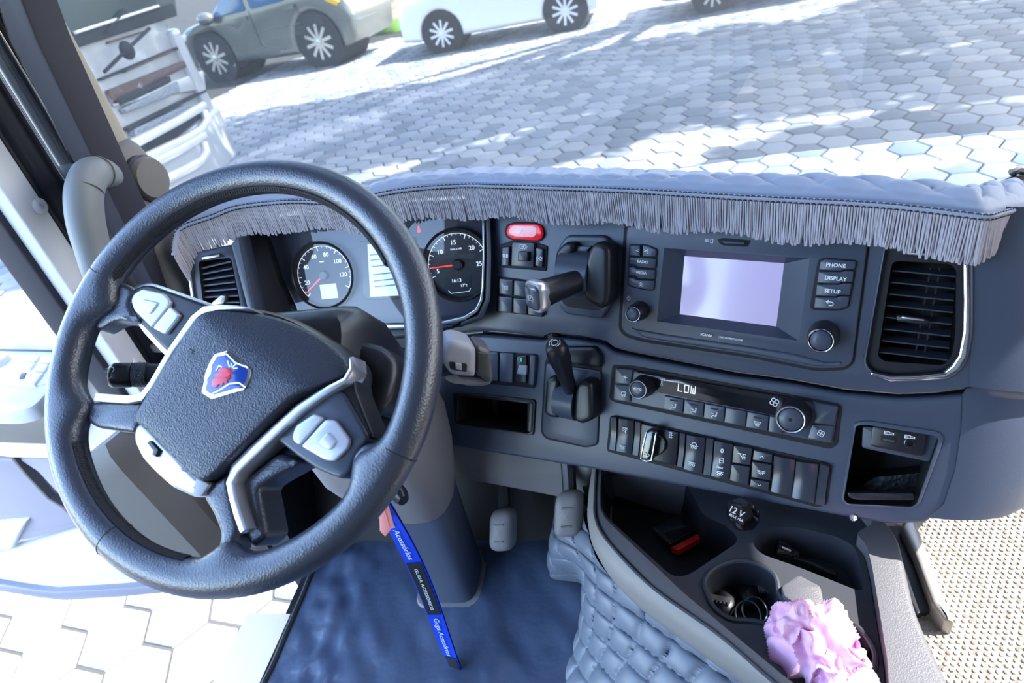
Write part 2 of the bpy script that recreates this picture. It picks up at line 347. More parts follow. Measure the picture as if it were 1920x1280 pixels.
def car(name, label, pf, pr, base, paint, roof, wheels, width, prof, glassp, rimmat, belt=None, arch=1.16):
    """pf / pr: ground points of the left and right wheel (near side); prof, glassp in wheelbase units"""
    h = (pr-pf); wb = h.length; pl = Pl(pf, h, (0, 0, 1)); t = thing(name, label, 'car', (pf+pr)/2, 'cars parked across the yard'); s = wb
    rw = wheels*s
    def arc(a): return [(a+rw*arch*math.cos(q), rw+rw*arch*math.sin(q)) for q in [PI+PI*i/10*-1 for i in range(11)]]
    low = .1*s; body = [(x*s, y*s) for x, y in prof]
    pts = body+[(-rw*arch, low)]+arc(0)+[(rw*arch, low), (s-rw*arch, low)]+arc(s)+[(s+rw*arch, low)]
    W = width*s
    MB().slab(pl, ccw(pts), -W, 0, .05*s, seg=4, back=True).mk('body', paint, t)
    MB().aabox((0, 0, 0), (1, 1, 1)) if 0 else None
    m = MB(); m.box(pl.P(s*.5, low+.06*s, -W*.5), pl.h*s*1.45, pl.n*W*.82, pl.v*.1*s); m.mk('underbody', DRK, t)
    for a, nm in ((0, 0), (s, 1)):
        m = MB(); m.slab(pl, ccw(circ((a, rw), rw*arch*1.02, 24)), -.35*s, -.012*s); m.mk('wheel_arch_liner', DRK, t)
        wheel(t, pl, a, rw, -.02*s, rimmat)
    for g in glassp:
        q = ccw([(x*s, y*s) for x, y in g]); MB().slab(pl, fillet(q, .02*s), -.1*s, -.012*s+.02*s, .004*s).mk('side_window', WINB, t)
    return t, pl, s, W
SILV = M('grey_green_car_paint', (.12, .13, .12), .3, .4, coat=.6, var=(1.2, (.16, .165, .15)))
g0, g1 = atz(420, 152, 0), atz(612, 126, 0)
suv_prof = [(1.3, .13), (1.34, .28), (1.3, .4), (1.22, .5), (1.0, .6), (.55, .615), (.3, .555), (.1, .43), (-.18, .385), (-.3, .33), (-.33, .13)]
t, pl, s, W = car('silver_car', 'grey-green hatchback car parked beside the white truck', g0, g1, 0, SILV, 0, .162, .5, suv_prof,
    [[(.14, .42), (.31, .54), (.48, .58), (.48, .43)], [(.53, .432), (.53, .583), (.8, .575), (.86, .48), (.84, .445)], [(.88, .45), (.92, .5), (.9, .56), (1.02, .54), (1.06, .47)]], ALU)
for a, b in ((.42, .385), (.86, .4)): MB().box(pl.P(a*s, b*s, .012*s), pl.h*.1*s, pl.v*.022*s, pl.n*.03).mk('door_handle', SILV, t)
MB().ball(pl.P(.13*s, .43*s, .05*s), .055*s, 12, (1.2, .7, .8)).mk('wing_mirror', SILV, t)
MB().slab(pl, ccw([(-.29*s, .29*s), (-.22*s, .345*s), (-.17*s, .35*s), (-.2*s, .31*s)]), -.2, .02, .01).mk('headlamp', LAMP, t)
MB().slab(pl, ccw([(1.2*s, .43*s), (1.28*s, .38*s), (1.25*s, .36*s), (1.17*s, .4*s)]), -.2, .02, .01).mk('tail_lamp', M('amber_lamp', (.8, .45, .02), .2), t)
for a in (.5, 0.92): line(MB(), pl, [(a*s, .2*s), (a*s, .42*s)], .012, .004, .004).mk('door_seam', DRK, t)
WCAR = M('white_car_paint', (.82, .83, .84), .3, coat=.7); WRIM = M('pale_wheel_trim', (.75, .76, .78), .4, .3)
g0, g1 = atz(836, 99, 0), atz(1064, 59, 0)
van_prof = [(1.26, .12), (1.29, .3), (1.27, .55), (1.1, .7), (.3, .71), (.02, .46), (-.25, .4), (-.34, .3), (-.35, .12)]
t, pl, s, W = car('white_car', 'white hatchback car parked in the middle of the row', g0, g1, 0, WCAR, 0, .142, .66, van_prof,
    [[(.1, .48), (.3, .64), (.52, .64), (.52, .48)], [(.57, .48), (.57, .64), (.95, .63), (1.02, .5)]], WRIM)
for a in (.48, .92): MB().box(pl.P(a*s, .44*s, .012*s), pl.h*.1*s, pl.v*.022*s, pl.n*.03).mk('door_handle', WCAR, t)
g0 = atz(1338, 24, 0); g1 = g0+(atz(1064, 59, 0)-atz(836, 99, 0)).normalized()*2.6
t, pl, s, W = car('white_car', 'white car cut off by the top edge, only its front wheel and sill showing', g0, g1, 0, WCAR, 0, .126, .66, van_prof,
    [[(.1, .48), (.3, .64), (.52, .64), (.52, .48)], [(.57, .48), (.57, .64), (.95, .63), (1.02, .5)]], ALU)
# ---- the other truck, nose towards +X
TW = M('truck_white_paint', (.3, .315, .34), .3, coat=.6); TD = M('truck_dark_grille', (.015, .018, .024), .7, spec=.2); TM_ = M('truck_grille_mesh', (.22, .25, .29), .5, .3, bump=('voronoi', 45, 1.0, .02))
TG = M('truck_windscreen', (.012, .03, .036), .25, spec=.15); TR = M('truck_red_brown_panel', (.05, .02, .018), .6); TCH = M('truck_pale_bar', (.62, .64, .68), .25, .3, coat=.5)
az = R(-13); GP = Pl(atz(428, 285, .35)+V((0, 0, -.35)), (math.sin(az), math.cos(az), 0), (0, 0, 1))   # h runs away from us, n faces +X
X2 = (100, 0, 3.556)
tk = thing('parked_truck', 'white truck cab parked crossways at the far left, chrome bars on its grille', 'truck', GP.P(-1.2, 0, -1))
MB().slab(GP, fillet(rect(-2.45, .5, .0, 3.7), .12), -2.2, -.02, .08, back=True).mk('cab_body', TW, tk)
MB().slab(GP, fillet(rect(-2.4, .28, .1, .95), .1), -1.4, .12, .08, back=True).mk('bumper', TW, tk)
def g(name, pts, k0, k1, mat, r=.02, bev=.01): return slab(name, GP, Zp(X2, pts), k0, k1, mat, tk, bev, r)
ws = slab('windscreen', GP, Zp(X2, [(-120, 400), (830, 100), (790, -200), (-200, 0)]), -.06, .02, TG, tk, .02, .05)
g('windscreen_lower_band', [(-60, 390), (830, 105), (800, 20), (-100, 290)], -.02, .035, TD)
g('wiper', [(150, 205), (700, 30), (715, 45), (160, 225)], .03, .06, TCH, 0, .004)
g('wiper', [(470, 60), (500, 60), (370, 215), (345, 215)], .03, .06, TD, 0, .004)
m = MB(); m.tube([GP.hit(350, 5, .2)]*0+[GP.hit(*Zp(X2, [(340, 480)])[0], .1), GP.hit(*Zp(X2, [(480, 340)])[0], .22), GP.hit(*Zp(X2, [(640, 190)])[0], .1)], .018, 8); m.ball(GP.hit(*Zp(X2, [(492, 335)])[0], .22), .09, 12, (.6, 1, 1)); m.mk('front_mirror_bracket', TD, tk)
g('red_stripe', [(370, 275), (640, 195), (640, 205), (370, 290)], -.02, .012, TR, 0, .002)
g('upper_grille_strip', [(320, 520), (880, 290), (885, 310), (330, 535)], -.02, .03, TD)
g('red_panel', [(490, 465), (800, 330), (800, 345), (490, 480)], -.02, .04, TR, 0, .003)
g('emblem_panel', [(370, 600), (920, 385), (925, 430), (400, 680)], -.02, .03, TR)
g('dark_slot', [(430, 650), (780, 505), (790, 545), (460, 700)], -.02, .045, TD)
g('white_step', [(400, 700), (1020, 590), (1000, 470), (800, 540), (480, 690)], -.02, .02, TW)
g('mesh_panel', [(470, 720), (830, 540), (850, 610), (490, 750)], -.02, .05, TM_)
g('grille_gap', [(500, 845), (1020, 595), (1025, 612), (510, 870)], -.02, .06, TD)
for y0, n in ((690, 'mesh_panel'), (895, 'mesh_panel')): g(n, [(540, y0+170), (900, y0), (940, y0+60), (560, y0+245)], -.02, .06, TM_)
for y0 in (0, 205): g('lower_grille_opening', [(560, 985+y0), (985, 750+y0), (1000, 790+y0), (950, 870+y0), (590, 1050+y0)], -.02, .07, TD, .05)
for y0 in (-75, 5, 125, 215):
    p = [GP.hit(*Zp(X2, [q])[0], .14) for q in ((520, 1040+y0), (800, 895+y0), (1000, 780+y0))]
    if y0 in (5, 215): p = [GP.hit(*Zp(X2, [q])[0], .14) for q in ((560, 1075+y0), (880, 920+y0), (980, 860+y0), (1020, 800+y0), (1000, 735+y0))]
    MB().tube(p, .05, 10).mk('chrome_bar', TCH, tk)
MB().slab(GP, fillet(rect(-.16, .9, .12, 1.9), .06), -.9, .05, .05).mk('corner_panel', TW, tk)
m = MB(); c = GP.P(.02, .5, -1.25); m.lathe(c-GP.h*.12, GP.h, [(.2, 0), (.48, 0), (.5, .04), (.5, .2), (.46, .26), (.3, .26), (.25, .2)], 32); m.mk('tyre', TYR, tk)
# ================================================================== CAB SHELL
FLZ = 1.36; RF = 2.98
struct(MB().aabox((-.76, -1.1, FLZ-.04), (1.3, 1.0, FLZ)).mk('floor', PLB), 'dark cab floor under the vinyl mat')
HEAD = M('grey_headliner', (.36, .36, .37), .9)
struct(MB().aabox((-.9, -1.15, RF), (1.36, 1.12, RF+.05)).mk('ceiling', HEAD), 'grey cab roof lining above the seats')
struct(MB().aabox((-.9, -1.16, .9), (1.36, -1.1, RF)).mk('wall_rear', HEAD), 'grey rear wall of the cab')
struct(MB().aabox((-.76, 1.0, .8), (1.34, 1.05, 1.78)).mk('wall_front', BLK), 'black bulkhead below the windscreen')
m = MB(); m.aabox((1.3, -1.1, .9), (1.36, 1.0, 1.95)); m.aabox((1.3, -1.1, 1.95), (1.36, -.35, RF)); m.aabox((1.3, .86, 1.95), (1.36, 1.0, RF)); m.aabox((1.3, -.35, 2.93), (1.36, .86, RF)); struct(m.mk('wall_right', BED), 'taupe passenger side of the cab with a window opening')
m = MB(); m.aabox((-.9, -1.1, .9), (-.84, -.62, RF)); struct(m.mk('wall_left', BED), 'taupe side wall behind the open driver door')
m = MB(); m.aabox((-.9, -.62, 2.86), (-.84, .9, RF)); struct(m.mk('trim_6', BED), 'header above the driver door opening')
# windscreen
WSG = glass('windscreen_glass', (.315, .33, .34), haze=.02)  # dark tint dims the outdoors; translucent haze is put in as a veil
wl = [(-.87, .97), (-.72, 1.1), (-.4, 1.2), (0, 1.25), (.25, 1.26), (.6, 1.23), (.95, 1.14), (1.2, 1.05), (1.33, .97)]
def wsf(u, v):
    x = u*(len(wl)-1); i = min(int(x), len(wl)-2); f = x-i; a, b = V(wl[i]), V(wl[i+1]); p = a.lerp(b, f); return V((p.x, p.y+.03-.12*v, 1.9+1.1*v))
struct(MB().grid(wsf, 40, 6).mk('window_1', WSG, fix=False), 'front windscreen of the cab with a faint white haze put in')
SIDEG = glass('side_glass', (.9, .93, .95))
struct(MB().aabox((1.325, -.35, 1.95), (1.333, .86, 2.93)).mk('window_2', glass('dimmed_side_glass', (.52, .52, .52))), 'passenger side window')  # tint added to this unseen pane to dim the sun patch
# A-pillar and door posts: cross-sections in plan, run vertically
def post(name, x0, x1, ya, yb, mat, label, z0=1.3, z1=RF, bev=.008):
    pl = Pl((0, 0, 0), (1, 0, 0), (0, 1, 0)); return struct(MB().slab(pl, fillet(rect(x0, min(ya, yb), x1, max(ya, yb)), bev), z0, z1).mk(name, mat), label)
def yy(px, py, x): return atx(px, py, x).y
pil = thing('trim_1', 'taupe windscreen pillar at the driver side', None, (-.85, .9, 1.3), kind='structure')
plz = Pl((0, 0, 0), (1, 0, 0), (0, 1, 0)); y0, y1 = yy(224, 300, -.795), yy(264, 285, -.795)
MB().slab(plz, fillet(rect(-.9, y0, -.795, y1), .02, 5), 1.3, RF, 0).mk('pillar_cover', M('pillar_taupe', (.3, .265, .21), .75, bump=('noise', 700, .2)), pil)
MB().aabox((-.9, y0-.006, 1.5), (-.815, y0+.01, RF)).mk('pillar_shade_face', M('pillar_shade_black', (.008, .008, .009), .95, spec=.05), pil)  # black slab painted on as the shade of the pillar's rear side
rs = []
for z, e in ((2.22, 0), (2.205, .018), (2.17, .03), (2.08, .034), (1.9, .036), (1.7, .036), (1.5, .036)):
    rs.append([V((a, b, z)) for a, b in fillet(rect(-.9, y0-e*1.6, -.795+e*.7, y1+e*.3), .03, 4)])
MB().rings(rs, cap0=True).mk('lower_cover', BED, pil, 60)
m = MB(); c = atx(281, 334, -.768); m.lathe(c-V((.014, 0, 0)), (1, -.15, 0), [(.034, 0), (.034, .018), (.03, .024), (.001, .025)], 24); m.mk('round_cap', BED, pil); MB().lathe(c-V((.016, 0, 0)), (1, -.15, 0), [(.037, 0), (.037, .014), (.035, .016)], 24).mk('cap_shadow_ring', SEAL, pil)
sx = -.87
def pst(n, pa, pb, x, mat, lab, d=.05, bev=.006): return post(n, x-d, x, yy(*pa, x), yy(*pb, x), mat, lab, bev=bev)
pst('trim_2', (150, 300), (186, 300), -.845, LIL, 'narrow grey lilac strip beside the windscreen pillar', .05)
pst('trim_3', (186, 300), (200, 300), -.855, SEAL, 'black rubber seal beside the windscreen pillar', .04)
pst('trim_4', (105, 300), (150, 300), -.9, M('dark_navy_channel', (.015, .024, .04), .3), 'dark navy channel between the door posts', .04)
pst('trim_5', (143, 300), (149, 300), -.85, CHR, 'thin chrome bead drawn for the highlight beside the navy channel', .05, .002)  # chrome bead put in for a highlight line along the seal
pst('trim_7', (50, 300), (104, 300), -.865, LIL, 'grey lilac door seal flange next to the white post', .05, .012)
pst('trim_8', (98, 300), (104, 300), -.855, CHR, 'thin chrome bead drawn for the highlight on the door seal flange', .05, .002)  # another bead drawn as a highlight, here along the flange
pst('trim_9', (0, 255), (50, 300), -.875, SEAL, 'black rubber seal next to the white post', .05)
wp = pst('trim_10', (0, 350), (0, 255), -.86, WHT, 'white painted door post with two round screws', .05, .004); ORG[wp.name] = V()
for q in ((73, 387), (257, 682)):
    c = atx(*q, -.86); MB().lathe(c, (1, 0, 0), [(.012, 0), (.012, .003), (.007, .006), (.004, .006), (.0035, .002)], 16).mk('screw', WHT, wp)
pst('trim_11', (0, 412), (0, 350), -.885, LIL, 'grey lilac strip along the rear edge of the white post', .05)
# lower hinge-post trim seen through the wheel
def beam(name, a, b, wv, tv, mat, label):
    a, b, wv, tv = V(a), V(b), V(wv), V(tv); m = MB(); rs = []
    for p, sc in ((a, .55), (a.lerp(b, .06), .9), (a.lerp(b, .15), 1), (b, 1)): rs.append([p+wv*x*sc+tv*y*sc for x, y in ((-.5, -.5), (-.2, .5), (.2, .5), (.5, -.5))])
    m.rings(rs, cap0=True, cap1=True); return struct(m.mk(name, mat), label)
beam('trim_12', at(205, 822, .99), at(425, 1062, 1.1), ray(40, 0)*0+V((.035, .115, 0)), V((.05, -.02, .02)), BED, 'dark taupe lower post cover seen through the steering wheel')
beam('trim_13', at(178, 868, 1.0), at(405, 1085, 1.1), V((.03, .05, 0)), V((.02, -.02, .02)), BEI, 'pale edge of the lower post cover seen through the steering wheel')
struct(MB().aabox((-.8, .72, 1.3), (-.75, 1.0, 1.9)).mk('trim_14', PLB), 'dark kick panel at the left of the footwell')
struct(MB().aabox((-.84, -.62, 1.2), (-.745, .62, 1.365)).mk('trim_15', M('warm_white_paint', (.95, .8, .72), .35)), 'white painted door sill')
# ---- open driver door
DP = Pl(V((-1.09, .838, 1.91)), V((.9885, -.152, 0)), (0, 0, 1)); dr = thing('door_1', 'open driver door with pale panel, armrest switches and window', None, DP.P(0, -.6, 0), kind='structure')
DPN = M('pale_door_panel', (.55, .56, .6), .5, bump=('noise', 500, .1)); DLW = M('lilac_door_fabric', (.3, .28, .32), .8, bump=('noise', 300, .3))
low = [(-300, 1060), (-60, 1092), (60, 1112), (110, 1118), (220, 1112), (310, 1104), (420, 1060)]
slab('door_panel', DP, [(-300, 632), (345, 655), (440, 1000)]+low[::-1], -.05, -.005, WHT, dr, .012, .02)
slab('door_sill_trim', DP, [(-300, 626), (350, 650), (350, 664), (-300, 648)], -.06, .012, DPN, dr, .004)
slab('window_ledge_seal', DP, [(-300, 622), (350, 645), (350, 650), (-300, 629)], -.03, .002, M('teal_seal', (.08, .16, .2), .4), dr, .001)
slab('door_frame', DP, [(345, 655), (310, 640), (20, 80), (-60, -150), (-20, -150), (70, 80)], -.05, 0, LIL, dr, .004)
slab('window_pane', DP, [(-300, 625), (310, 645), (20, 80), (-60, -150), (-300, -150)], -.03, -.026, SIDEG, dr, 0)
AL = Pl((0, 0, CAM.z-.525), (1, 0, 0), (0, 1, 0))
ar = slab('armrest', AL, [(-200, 652), (108, 656), (104, 715), (62, 762), (20, 772), (-200, 768)], -.028, 0, DPN, dr, .008, .02)
X4 = (0, 620, 4.571)
def sw(n, pts, k=.006): return slab(n, AL, Zp(X4, pts), 0, k, DPN, ar, .002, .004)
sw('switch_plate', [(-60, 205), (475, 205), (410, 440), (290, 470), (-60, 470)], .003)
for i, q in enumerate([[(265, 208), (340, 208), (300, 260), (215, 260)], [(200, 265), (300, 265), (255, 322), (180, 322)], [(365, 212), (460, 212), (420, 275), (330, 270)], [(330, 280), (415, 282), (375, 345), (285, 340)], [(215, 348), (300, 350), (255, 408), (140, 405)], [(280, 352), (370, 352), (290, 455), (200, 455)]]): sw('window_switch', q, .008)
m = MB(); c = AL.hit(*Zp(X4, [(0, 280)])[0], .003); m.lathe(c, (0, 0, 1), [(.02, 0), (.02, .012), (.017, .016), (.001, .016)], 24).mk('mirror_knob', DPN, ar)
slab('dark_switch_key', AL, Zp(X4, [(180, 360), (225, 358), (205, 400), (160, 402)]), .006, .0095, SEAL, ar, .001)
slab('armrest_fascia', DP, [(-300, 770), (60, 768), (108, 712), (112, 835), (-300, 822)], -.01, .06, BED, dr, .006, .01)
slab('pull_handle', DP, [(-300, 818), (112, 830), (118, 862), (20, 860), (-60, 848), (-300, 850)], -.01, .055, WHT, dr, .01, .01)
slab('speaker_panel', DP, [(-300, 850), (420, 870), (440, 1010), (140, 960), (80, 890), (30, 858)], -.01, .008, DLW, dr, .004, .02)
slab('door_pocket', DP, [(-300, 850), (25, 860), (60, 900), (150, 985), (60, 1010), (-300, 1050)], -.01, .014, M('door_pocket_grey', (.24, .23, .28), .6), dr, .004, .02)
strip('pocket_edge', DP, [(20, 856, 6), (48, 890, 6), (90, 935, 6), (140, 965, 6), (260, 985, 6)], 0, .018, SEAL, dr, .002)
slab('pocket_lid', DP, [(-40, 985), (48, 978), (20, 1030), (-40, 1036)], 0, .03, DPN, dr, .004, .01)
slab('lower_panel', DP, [(-300, 1050), (0, 1036), (140, 996), (260, 985), (440, 1012), (400, 1062), (300, 1088), (100, 1092), (-300, 1060)], -.01, .02, DPN, dr, .012, .02)
strip('door_bottom_seal', DP, [(x, y, 11) for x, y in low], -.03, .015, M('bluish_seal', (.14, .145, .19), .4), dr, .003)
# ================================================================== DASHBOARD
K = yawplane(740, 510, 1.08, 0, 25)
S = yawplane(0, 0, 0, 22, 22, o=K.hit(920, 500))
L = yawplane(0, 0, 0, 21, 27, o=S.hit(1370, 700)-S.n*.004)
dash = thing('dashboard', 'dark plastic truck dashboard angled towards the driver', 'dashboard', (0, .85, 1.6))
crease = [(826, 628), (905, 620), (1018, 631), (1034, 625), (1093, 631), (1135, 640), (1152, 653), (1380, 698), (1480, 711), (1583, 730), (1686, 739), (1755, 736), (1826, 726)]
vo = Zp(Z5, [(530, 380), (415, 1050), (440, 1095), (545, 1130), (850, 1115), (930, 1050), (965, 900), (968, 395)])
S.vh = fillet(S.poly(vo, 0), .012, 4)
ro = Zp(Z4, [(388, 238), (1397, 310), (1320, 882), (338, 746)]); ri = [(1283.5, 480), (1470.4, 493.4), (1455.5, 611.8), (1274.6, 588.8)]
oh = S.poly(ro, .006); ohl = inset(oh, -.001)
slab('upper_panel', S, [(905, 330), (1400, 350), (1832, 380)]+crease[::-1]+[(850, 600), (905, 570)], -.05, 0, PLA, dash, .004, 0, holes=[S.vh, ohl])
cub1 = fillet(L.poly(Zp(Z7, [(250, 600), (850, 665), (835, 905), (240, 815)]), 0), .006)
cub2 = fillet(L.poly(Zp(Y5, [(150, 92), (205, 84), (548, 140), (440, 452), (420, 466), (120, 452), (100, 425)]), 0), .008)
low_out = [(760, 645)]+[(x, y+7) for x, y in crease[:-1]]+[(1815, 737), (1812, 800), (1800, 880), (1778, 945), (1735, 982), (1665, 983), (1590, 971), (1110, 880), (856, 838), (770, 812)]
slab('lower_panel', L, low_out, -.06, 0, PLA, dash, .006, .004, holes=[cub1, cub2], seg=3)
# rounded right flank
def flank(name, pl, col, rho, rise):
    rs = []
    for i in range(13):
        ph = R(88)*i/12; rs.append([pl.hit(x-9, y)+pl.n*.0006+pl.h*(rho*math.sin(ph))-pl.n*(rho*(1-math.cos(ph)))+V((0, 0, 1))*rise*(i/12)*max(0, (j-len(col)*.5)/len(col)*2) for j, (x, y) in enumerate(col)])
    e = rs[-1]; rs.append([p-pl.n*.25 for p in e]); MB().rings(rs, close=False).mk(name, PLA, dash, 60); return rs
fu_ = flank('upper_flank', S, [(1831, 385), (1831, 500), (1830, 620), (1827, 724)], .13, 0)
fl_ = flank('lower_flank', L, [(1814, 738), (1812, 800), (1800, 880), (1779, 944), (1752, 970)], .1, .045)
MB().rings([[r_[-1] for r_ in fu_], [(a_[-1]+b_[0])/2-L.n*.006 for a_, b_ in zip(fu_, fl_)], [r_[0] for r_ in fl_]], close=False).mk('flank_groove', PLA, dash, 60)
slab('passenger_panel', Pl((0, .95, 0), (1, 0, 0), (0, 0, 1)), [(.68, 1.5), (1.29, 1.5), (1.29, 1.81), (.68, 1.81)], -.24, 0, PLA, dash, .05, .04, seg=4, uv=True)
rs = []
for x, y in [(x, y) for x, y in crease if x >= 905]: rs.append([S.hit(x, y, -.001), S.hit(x, y, -.02), L.hit(x, y+8, -.02)])
MB().rings(rs, close=False).mk('crease_groove', BLK, dash)
m = MB(); m.slab(S, [(a, b) for a, b in S.poly([(905, 330), (1832, 380), (1832, 700), (905, 600)], 0)], -.12, -.08); m.mk('inner_carrier', BLK, dash)
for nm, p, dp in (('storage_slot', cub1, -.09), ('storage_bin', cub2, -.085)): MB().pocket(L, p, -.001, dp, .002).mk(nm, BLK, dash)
sp = slab('slot_frame', L, Zp(Z7, [(205, 570), (870, 640), (852, 925), (225, 832)]), 0, .004, PLB, dash, .002, .006, holes=[cub1])
slab('slot_end_piece', L, Zp(Z7, [(800, 650), (855, 655), (842, 905), (795, 895)]), -.02, .006, PLB, dash, .003, .004)
cubs = L.poly(Zp(Y5, [(90, 440), (120, 470), (420, 480), (455, 458), (570, 150), (545, 120), (210, 68), (150, 78)]), .003)
MB().slab(L, fillet(cubs, .012), 0, .0035, .003, holes=[cub2]).mk('bin_surround', PLA, dash)
RUB = M('ribbed_rubber', (.006, .007, .01), .5, bump=('voronoi', 160, 1.0))
a = [L.uv(x, y, -.05) for x, y in Zp(Y5, [(120, 405), (435, 405), (470, 310), (250, 330)])]; MB().slab(L, ccw(a), -.08, -.05, .001).mk('bin_mat', RUB, dash)
slab('bin_lip', L, Zp(Y5, [(118, 400), (160, 405), (430, 405), (432, 438), (160, 438), (125, 425)]), -.008, .002, PLB, dash, .002, .003)
m = MB(); c = L.hit(1600, 971, .002); m.lathe(c-L.n*.002, L.n, [(.0045, 0), (.0045, .002), (.003, .004), (.001, .003)], 12).mk('screw', SIL, dash)
# lower grey-beige cover and column cover
Mp = yawplane(0, 0, 0, 14, 6, o=L.hit(1000, 858, -.03))
slab('lower_cover', Mp, [(690, 790), (860, 828), (1112, 876), (1108, 905), (1101, 946), (1000, 926), (874, 902), (700, 890)], -.05, 0, BEI, dash, .01, .01, seg=3)
bx = MB(); bx.aabox((-.74, .9, 1.62), (.3, 1.0, 1.78)); bx.mk('rear_carrier', BLK, dash)
# cluster hood / left end
hood = thing('instrument_cluster', 'instrument cluster with two round dials behind the steering wheel', 'cluster', K.o)
CLU = M('cluster_face', (.06, .068, .1), .5, bump=('noise', 500, .1))
slab('face_panel', K, [(430, 420), (720, 380), (925, 370), (918, 575), (890, 600), (800, 612), (600, 618), (500, 600)], -.045, -.02, CLU, hood, .002)
rs = []
for (x0, y0), (x1, y1) in (((436, 430), (500, 425)), ((446, 470), (515, 470)), ((456, 520), (530, 520)), ((466, 570), (560, 585)), ((480, 610), (600, 616))): rs.append([K.hit(x0, y0, .06), K.hit((x0+x1)/2, (y0+y1)/2, .015), K.hit(x1, y1, -.018)])
MB().rings(rs, close=False).mk('left_cheek', PLB, hood, 60)
rs = []
for (x0, y0), (x1, y1) in (((905, 380), (918, 378)), ((907, 480), (921, 480)), ((904, 560), (919, 562)), ((890, 586), (905, 598)), ((860, 600), (868, 612)), ((760, 612), (760, 626)), ((610, 618), (600, 634))): rs.append([K.hit(x0, y0, -.018), K.hit((x0+x1)/2, (y0+y1)/2, .01), K.hit(x1, y1, .02)])
MB().rings(rs, close=False).mk('right_cheek', PLB, hood, 60)
strip('silver_edge', K, [(906, 395, 4), (907, 480, 4), (905, 540, 4), (902, 563, 5), (893, 582, 6), (870, 597, 7), (830, 606, 7), (760, 612, 7), (610, 616, 7)], -.012, .004, SIL, hood, .001)
slab('lower_ledge', K, [(590, 622), (760, 617), (858, 606), (846, 618), (790, 632), (700, 640), (590, 642)], -.02, .02, PLB, hood, .006)
MB().slab(K, ccw([K.uv(x, y, -.008) for x, y in [(440, 430), (720, 385), (905, 375), (905, 560), (880, 592), (800, 606), (600, 612), (500, 600)]]), -.0095, -.008).mk('clear_lens', glass('cluster_lens', (.97, .98, 1)), hood)
DIA = M('dial_black', (.01, .012, .018), .5); NEE = M('needle_red', (.9, .05, .04), .4, emit=((1, .05, .03), .16)); LCDB = M('display_blue_white', (.5, .6, .75), .3, emit=((.62, .75, 1), .13)); LCDD = M('display_dark', (.02, .03, .04), .3)
PRE = M('lit_white_print', (.8, .85, .95), .6, emit=((.85, .9, 1), .13)); REDE = M('lit_red_symbol', (.8, .03, .03), .5, emit=((1, .04, .03), .15))
def gauge(px, py, r, nums, a0, a1, need, nmaj, nmin, sub):
    a, b = K.uv(px, py, -.015); c = (a, b); g = MB().slab(K, circ(c, r, 48), -.02, -.0165).mk('dial', DIA, hood)
    m = MB(); m.lathe(K.P(a, b, -.02), K.n, [(r*1.0, 0), (r*1.0, .004), (r*1.03, .012), (r*1.1, .014), (r*1.14, .009), (r*1.15, 0)], 48, cap=False).mk('dial_ring', PLB, hood, 60)
    m = MB()
    for i in range(nmaj*nmin+1):
        t = R(a0+(a1-a0)*i/(nmaj*nmin)); l = .82 if i % nmin == 0 else .89; line(m, K, [(a+r*l*math.cos(t), b+r*l*math.sin(t)), (a+r*.95*math.cos(t), b+r*.95*math.sin(t))], .0014 if i % nmin == 0 else .0007, -.0164)
    q = [(a+r*.95*math.cos(R(a0+(a1-a0)*i/40)), b+r*.95*math.sin(R(a0+(a1-a0)*i/40))) for i in range(41)]; line(m, K, q, .001, -.0164); m.mk('scale', PRE, g)
    for s_, an in nums: text(s_, K, 0, 0, .0075, PRE, g, -.0162, 'numeral', uv=(a+r*.68*math.cos(R(an)), b+r*.68*math.sin(R(an))), bold=.00015)
    t = R(need); d = (math.cos(t), math.sin(t)); MB().slab(K, ccw(ribbon([(a+d[0]*.004, b+d[1]*.004, .003), (a+d[0]*r*.88, b+d[1]*r*.88, .0014)])), -.0135, -.012).mk('needle', NEE, g)
    MB().lathe(K.P(a, b, -.0165), K.n, [(.009, 0), (.009, .004), (.007, .006), (.001, .006)], 20).mk('needle_hub', PLB, g); return g, a, b
g1, a, b = gauge(607, 516, .0535, [('20', 196), ('40', 152), ('60', 112), ('80', 74), ('100', 36), ('120', -4)], 222, -30, 216, 6, 4, 0)
text('km/h', K, 0, 0, .003, PRE, g1, -.0162, uv=(a, b+.024)); MB().slab(K, rect(a-.012, b-.042, a+.02, b-.016), -.0165, -.0162).mk('small_display', M('lcd_pale', (.5, .5, .48), .4, emit=((.9, .88, .8), .08)), g1)
g2, a, b = gauge(858, 496, .0545, [('5', 192), ('10', 140), ('15', 95), ('20', 42), ('25', -4)], 200, -20, 181, 5, 5, 0)
text('1/min x 100', K, 0, 0, .003, PRE, g2, -.0162, uv=(a, b+.026)); l2 = MB().slab(K, rect(a-.026, b-.05, a+.02, b-.02), -.0165, -.0162).mk('small_display', LCDD, g2)
text('16:13', K, 0, 0, .0058, PRE, l2, -.016, uv=(a-.006, b-.0265)); text('17°c', K, 0, 0, .0048, PRE, l2, -.016, uv=(a+.006, b-.0355)); line(MB(), K, [(a-.022, b-.042), (a-.018, b-.047), (a+.014, b-.046), (a+.017, b-.041)], .0008, -.016).mk('arc_mark', PRE, l2)
fr = slab('display_frame', K, [(675, 452), (780, 444), (782, 560), (690, 562), (680, 550)], -.02, -.0175, PLB, hood, .001, .003)
ds = slab('display', K, [(689, 458), (774, 450), (776, 553), (694, 556)], -.0178, -.0168, LCDB, fr, 0)
m = MB(); u0, v0 = K.uv(694, 478, -.0165)
for i, (l, y) in enumerate(((.02, 0), (.05, -.009), (.045, -.02), (.055, -.034), (.05, -.045), (.04, -.055))): line(m, K, [(u0, v0+y), (u0+l, v0+y)], .0022, -.0166)
m.mk('display_lines', M('display_text', (.15, .3, .4), .5), ds)
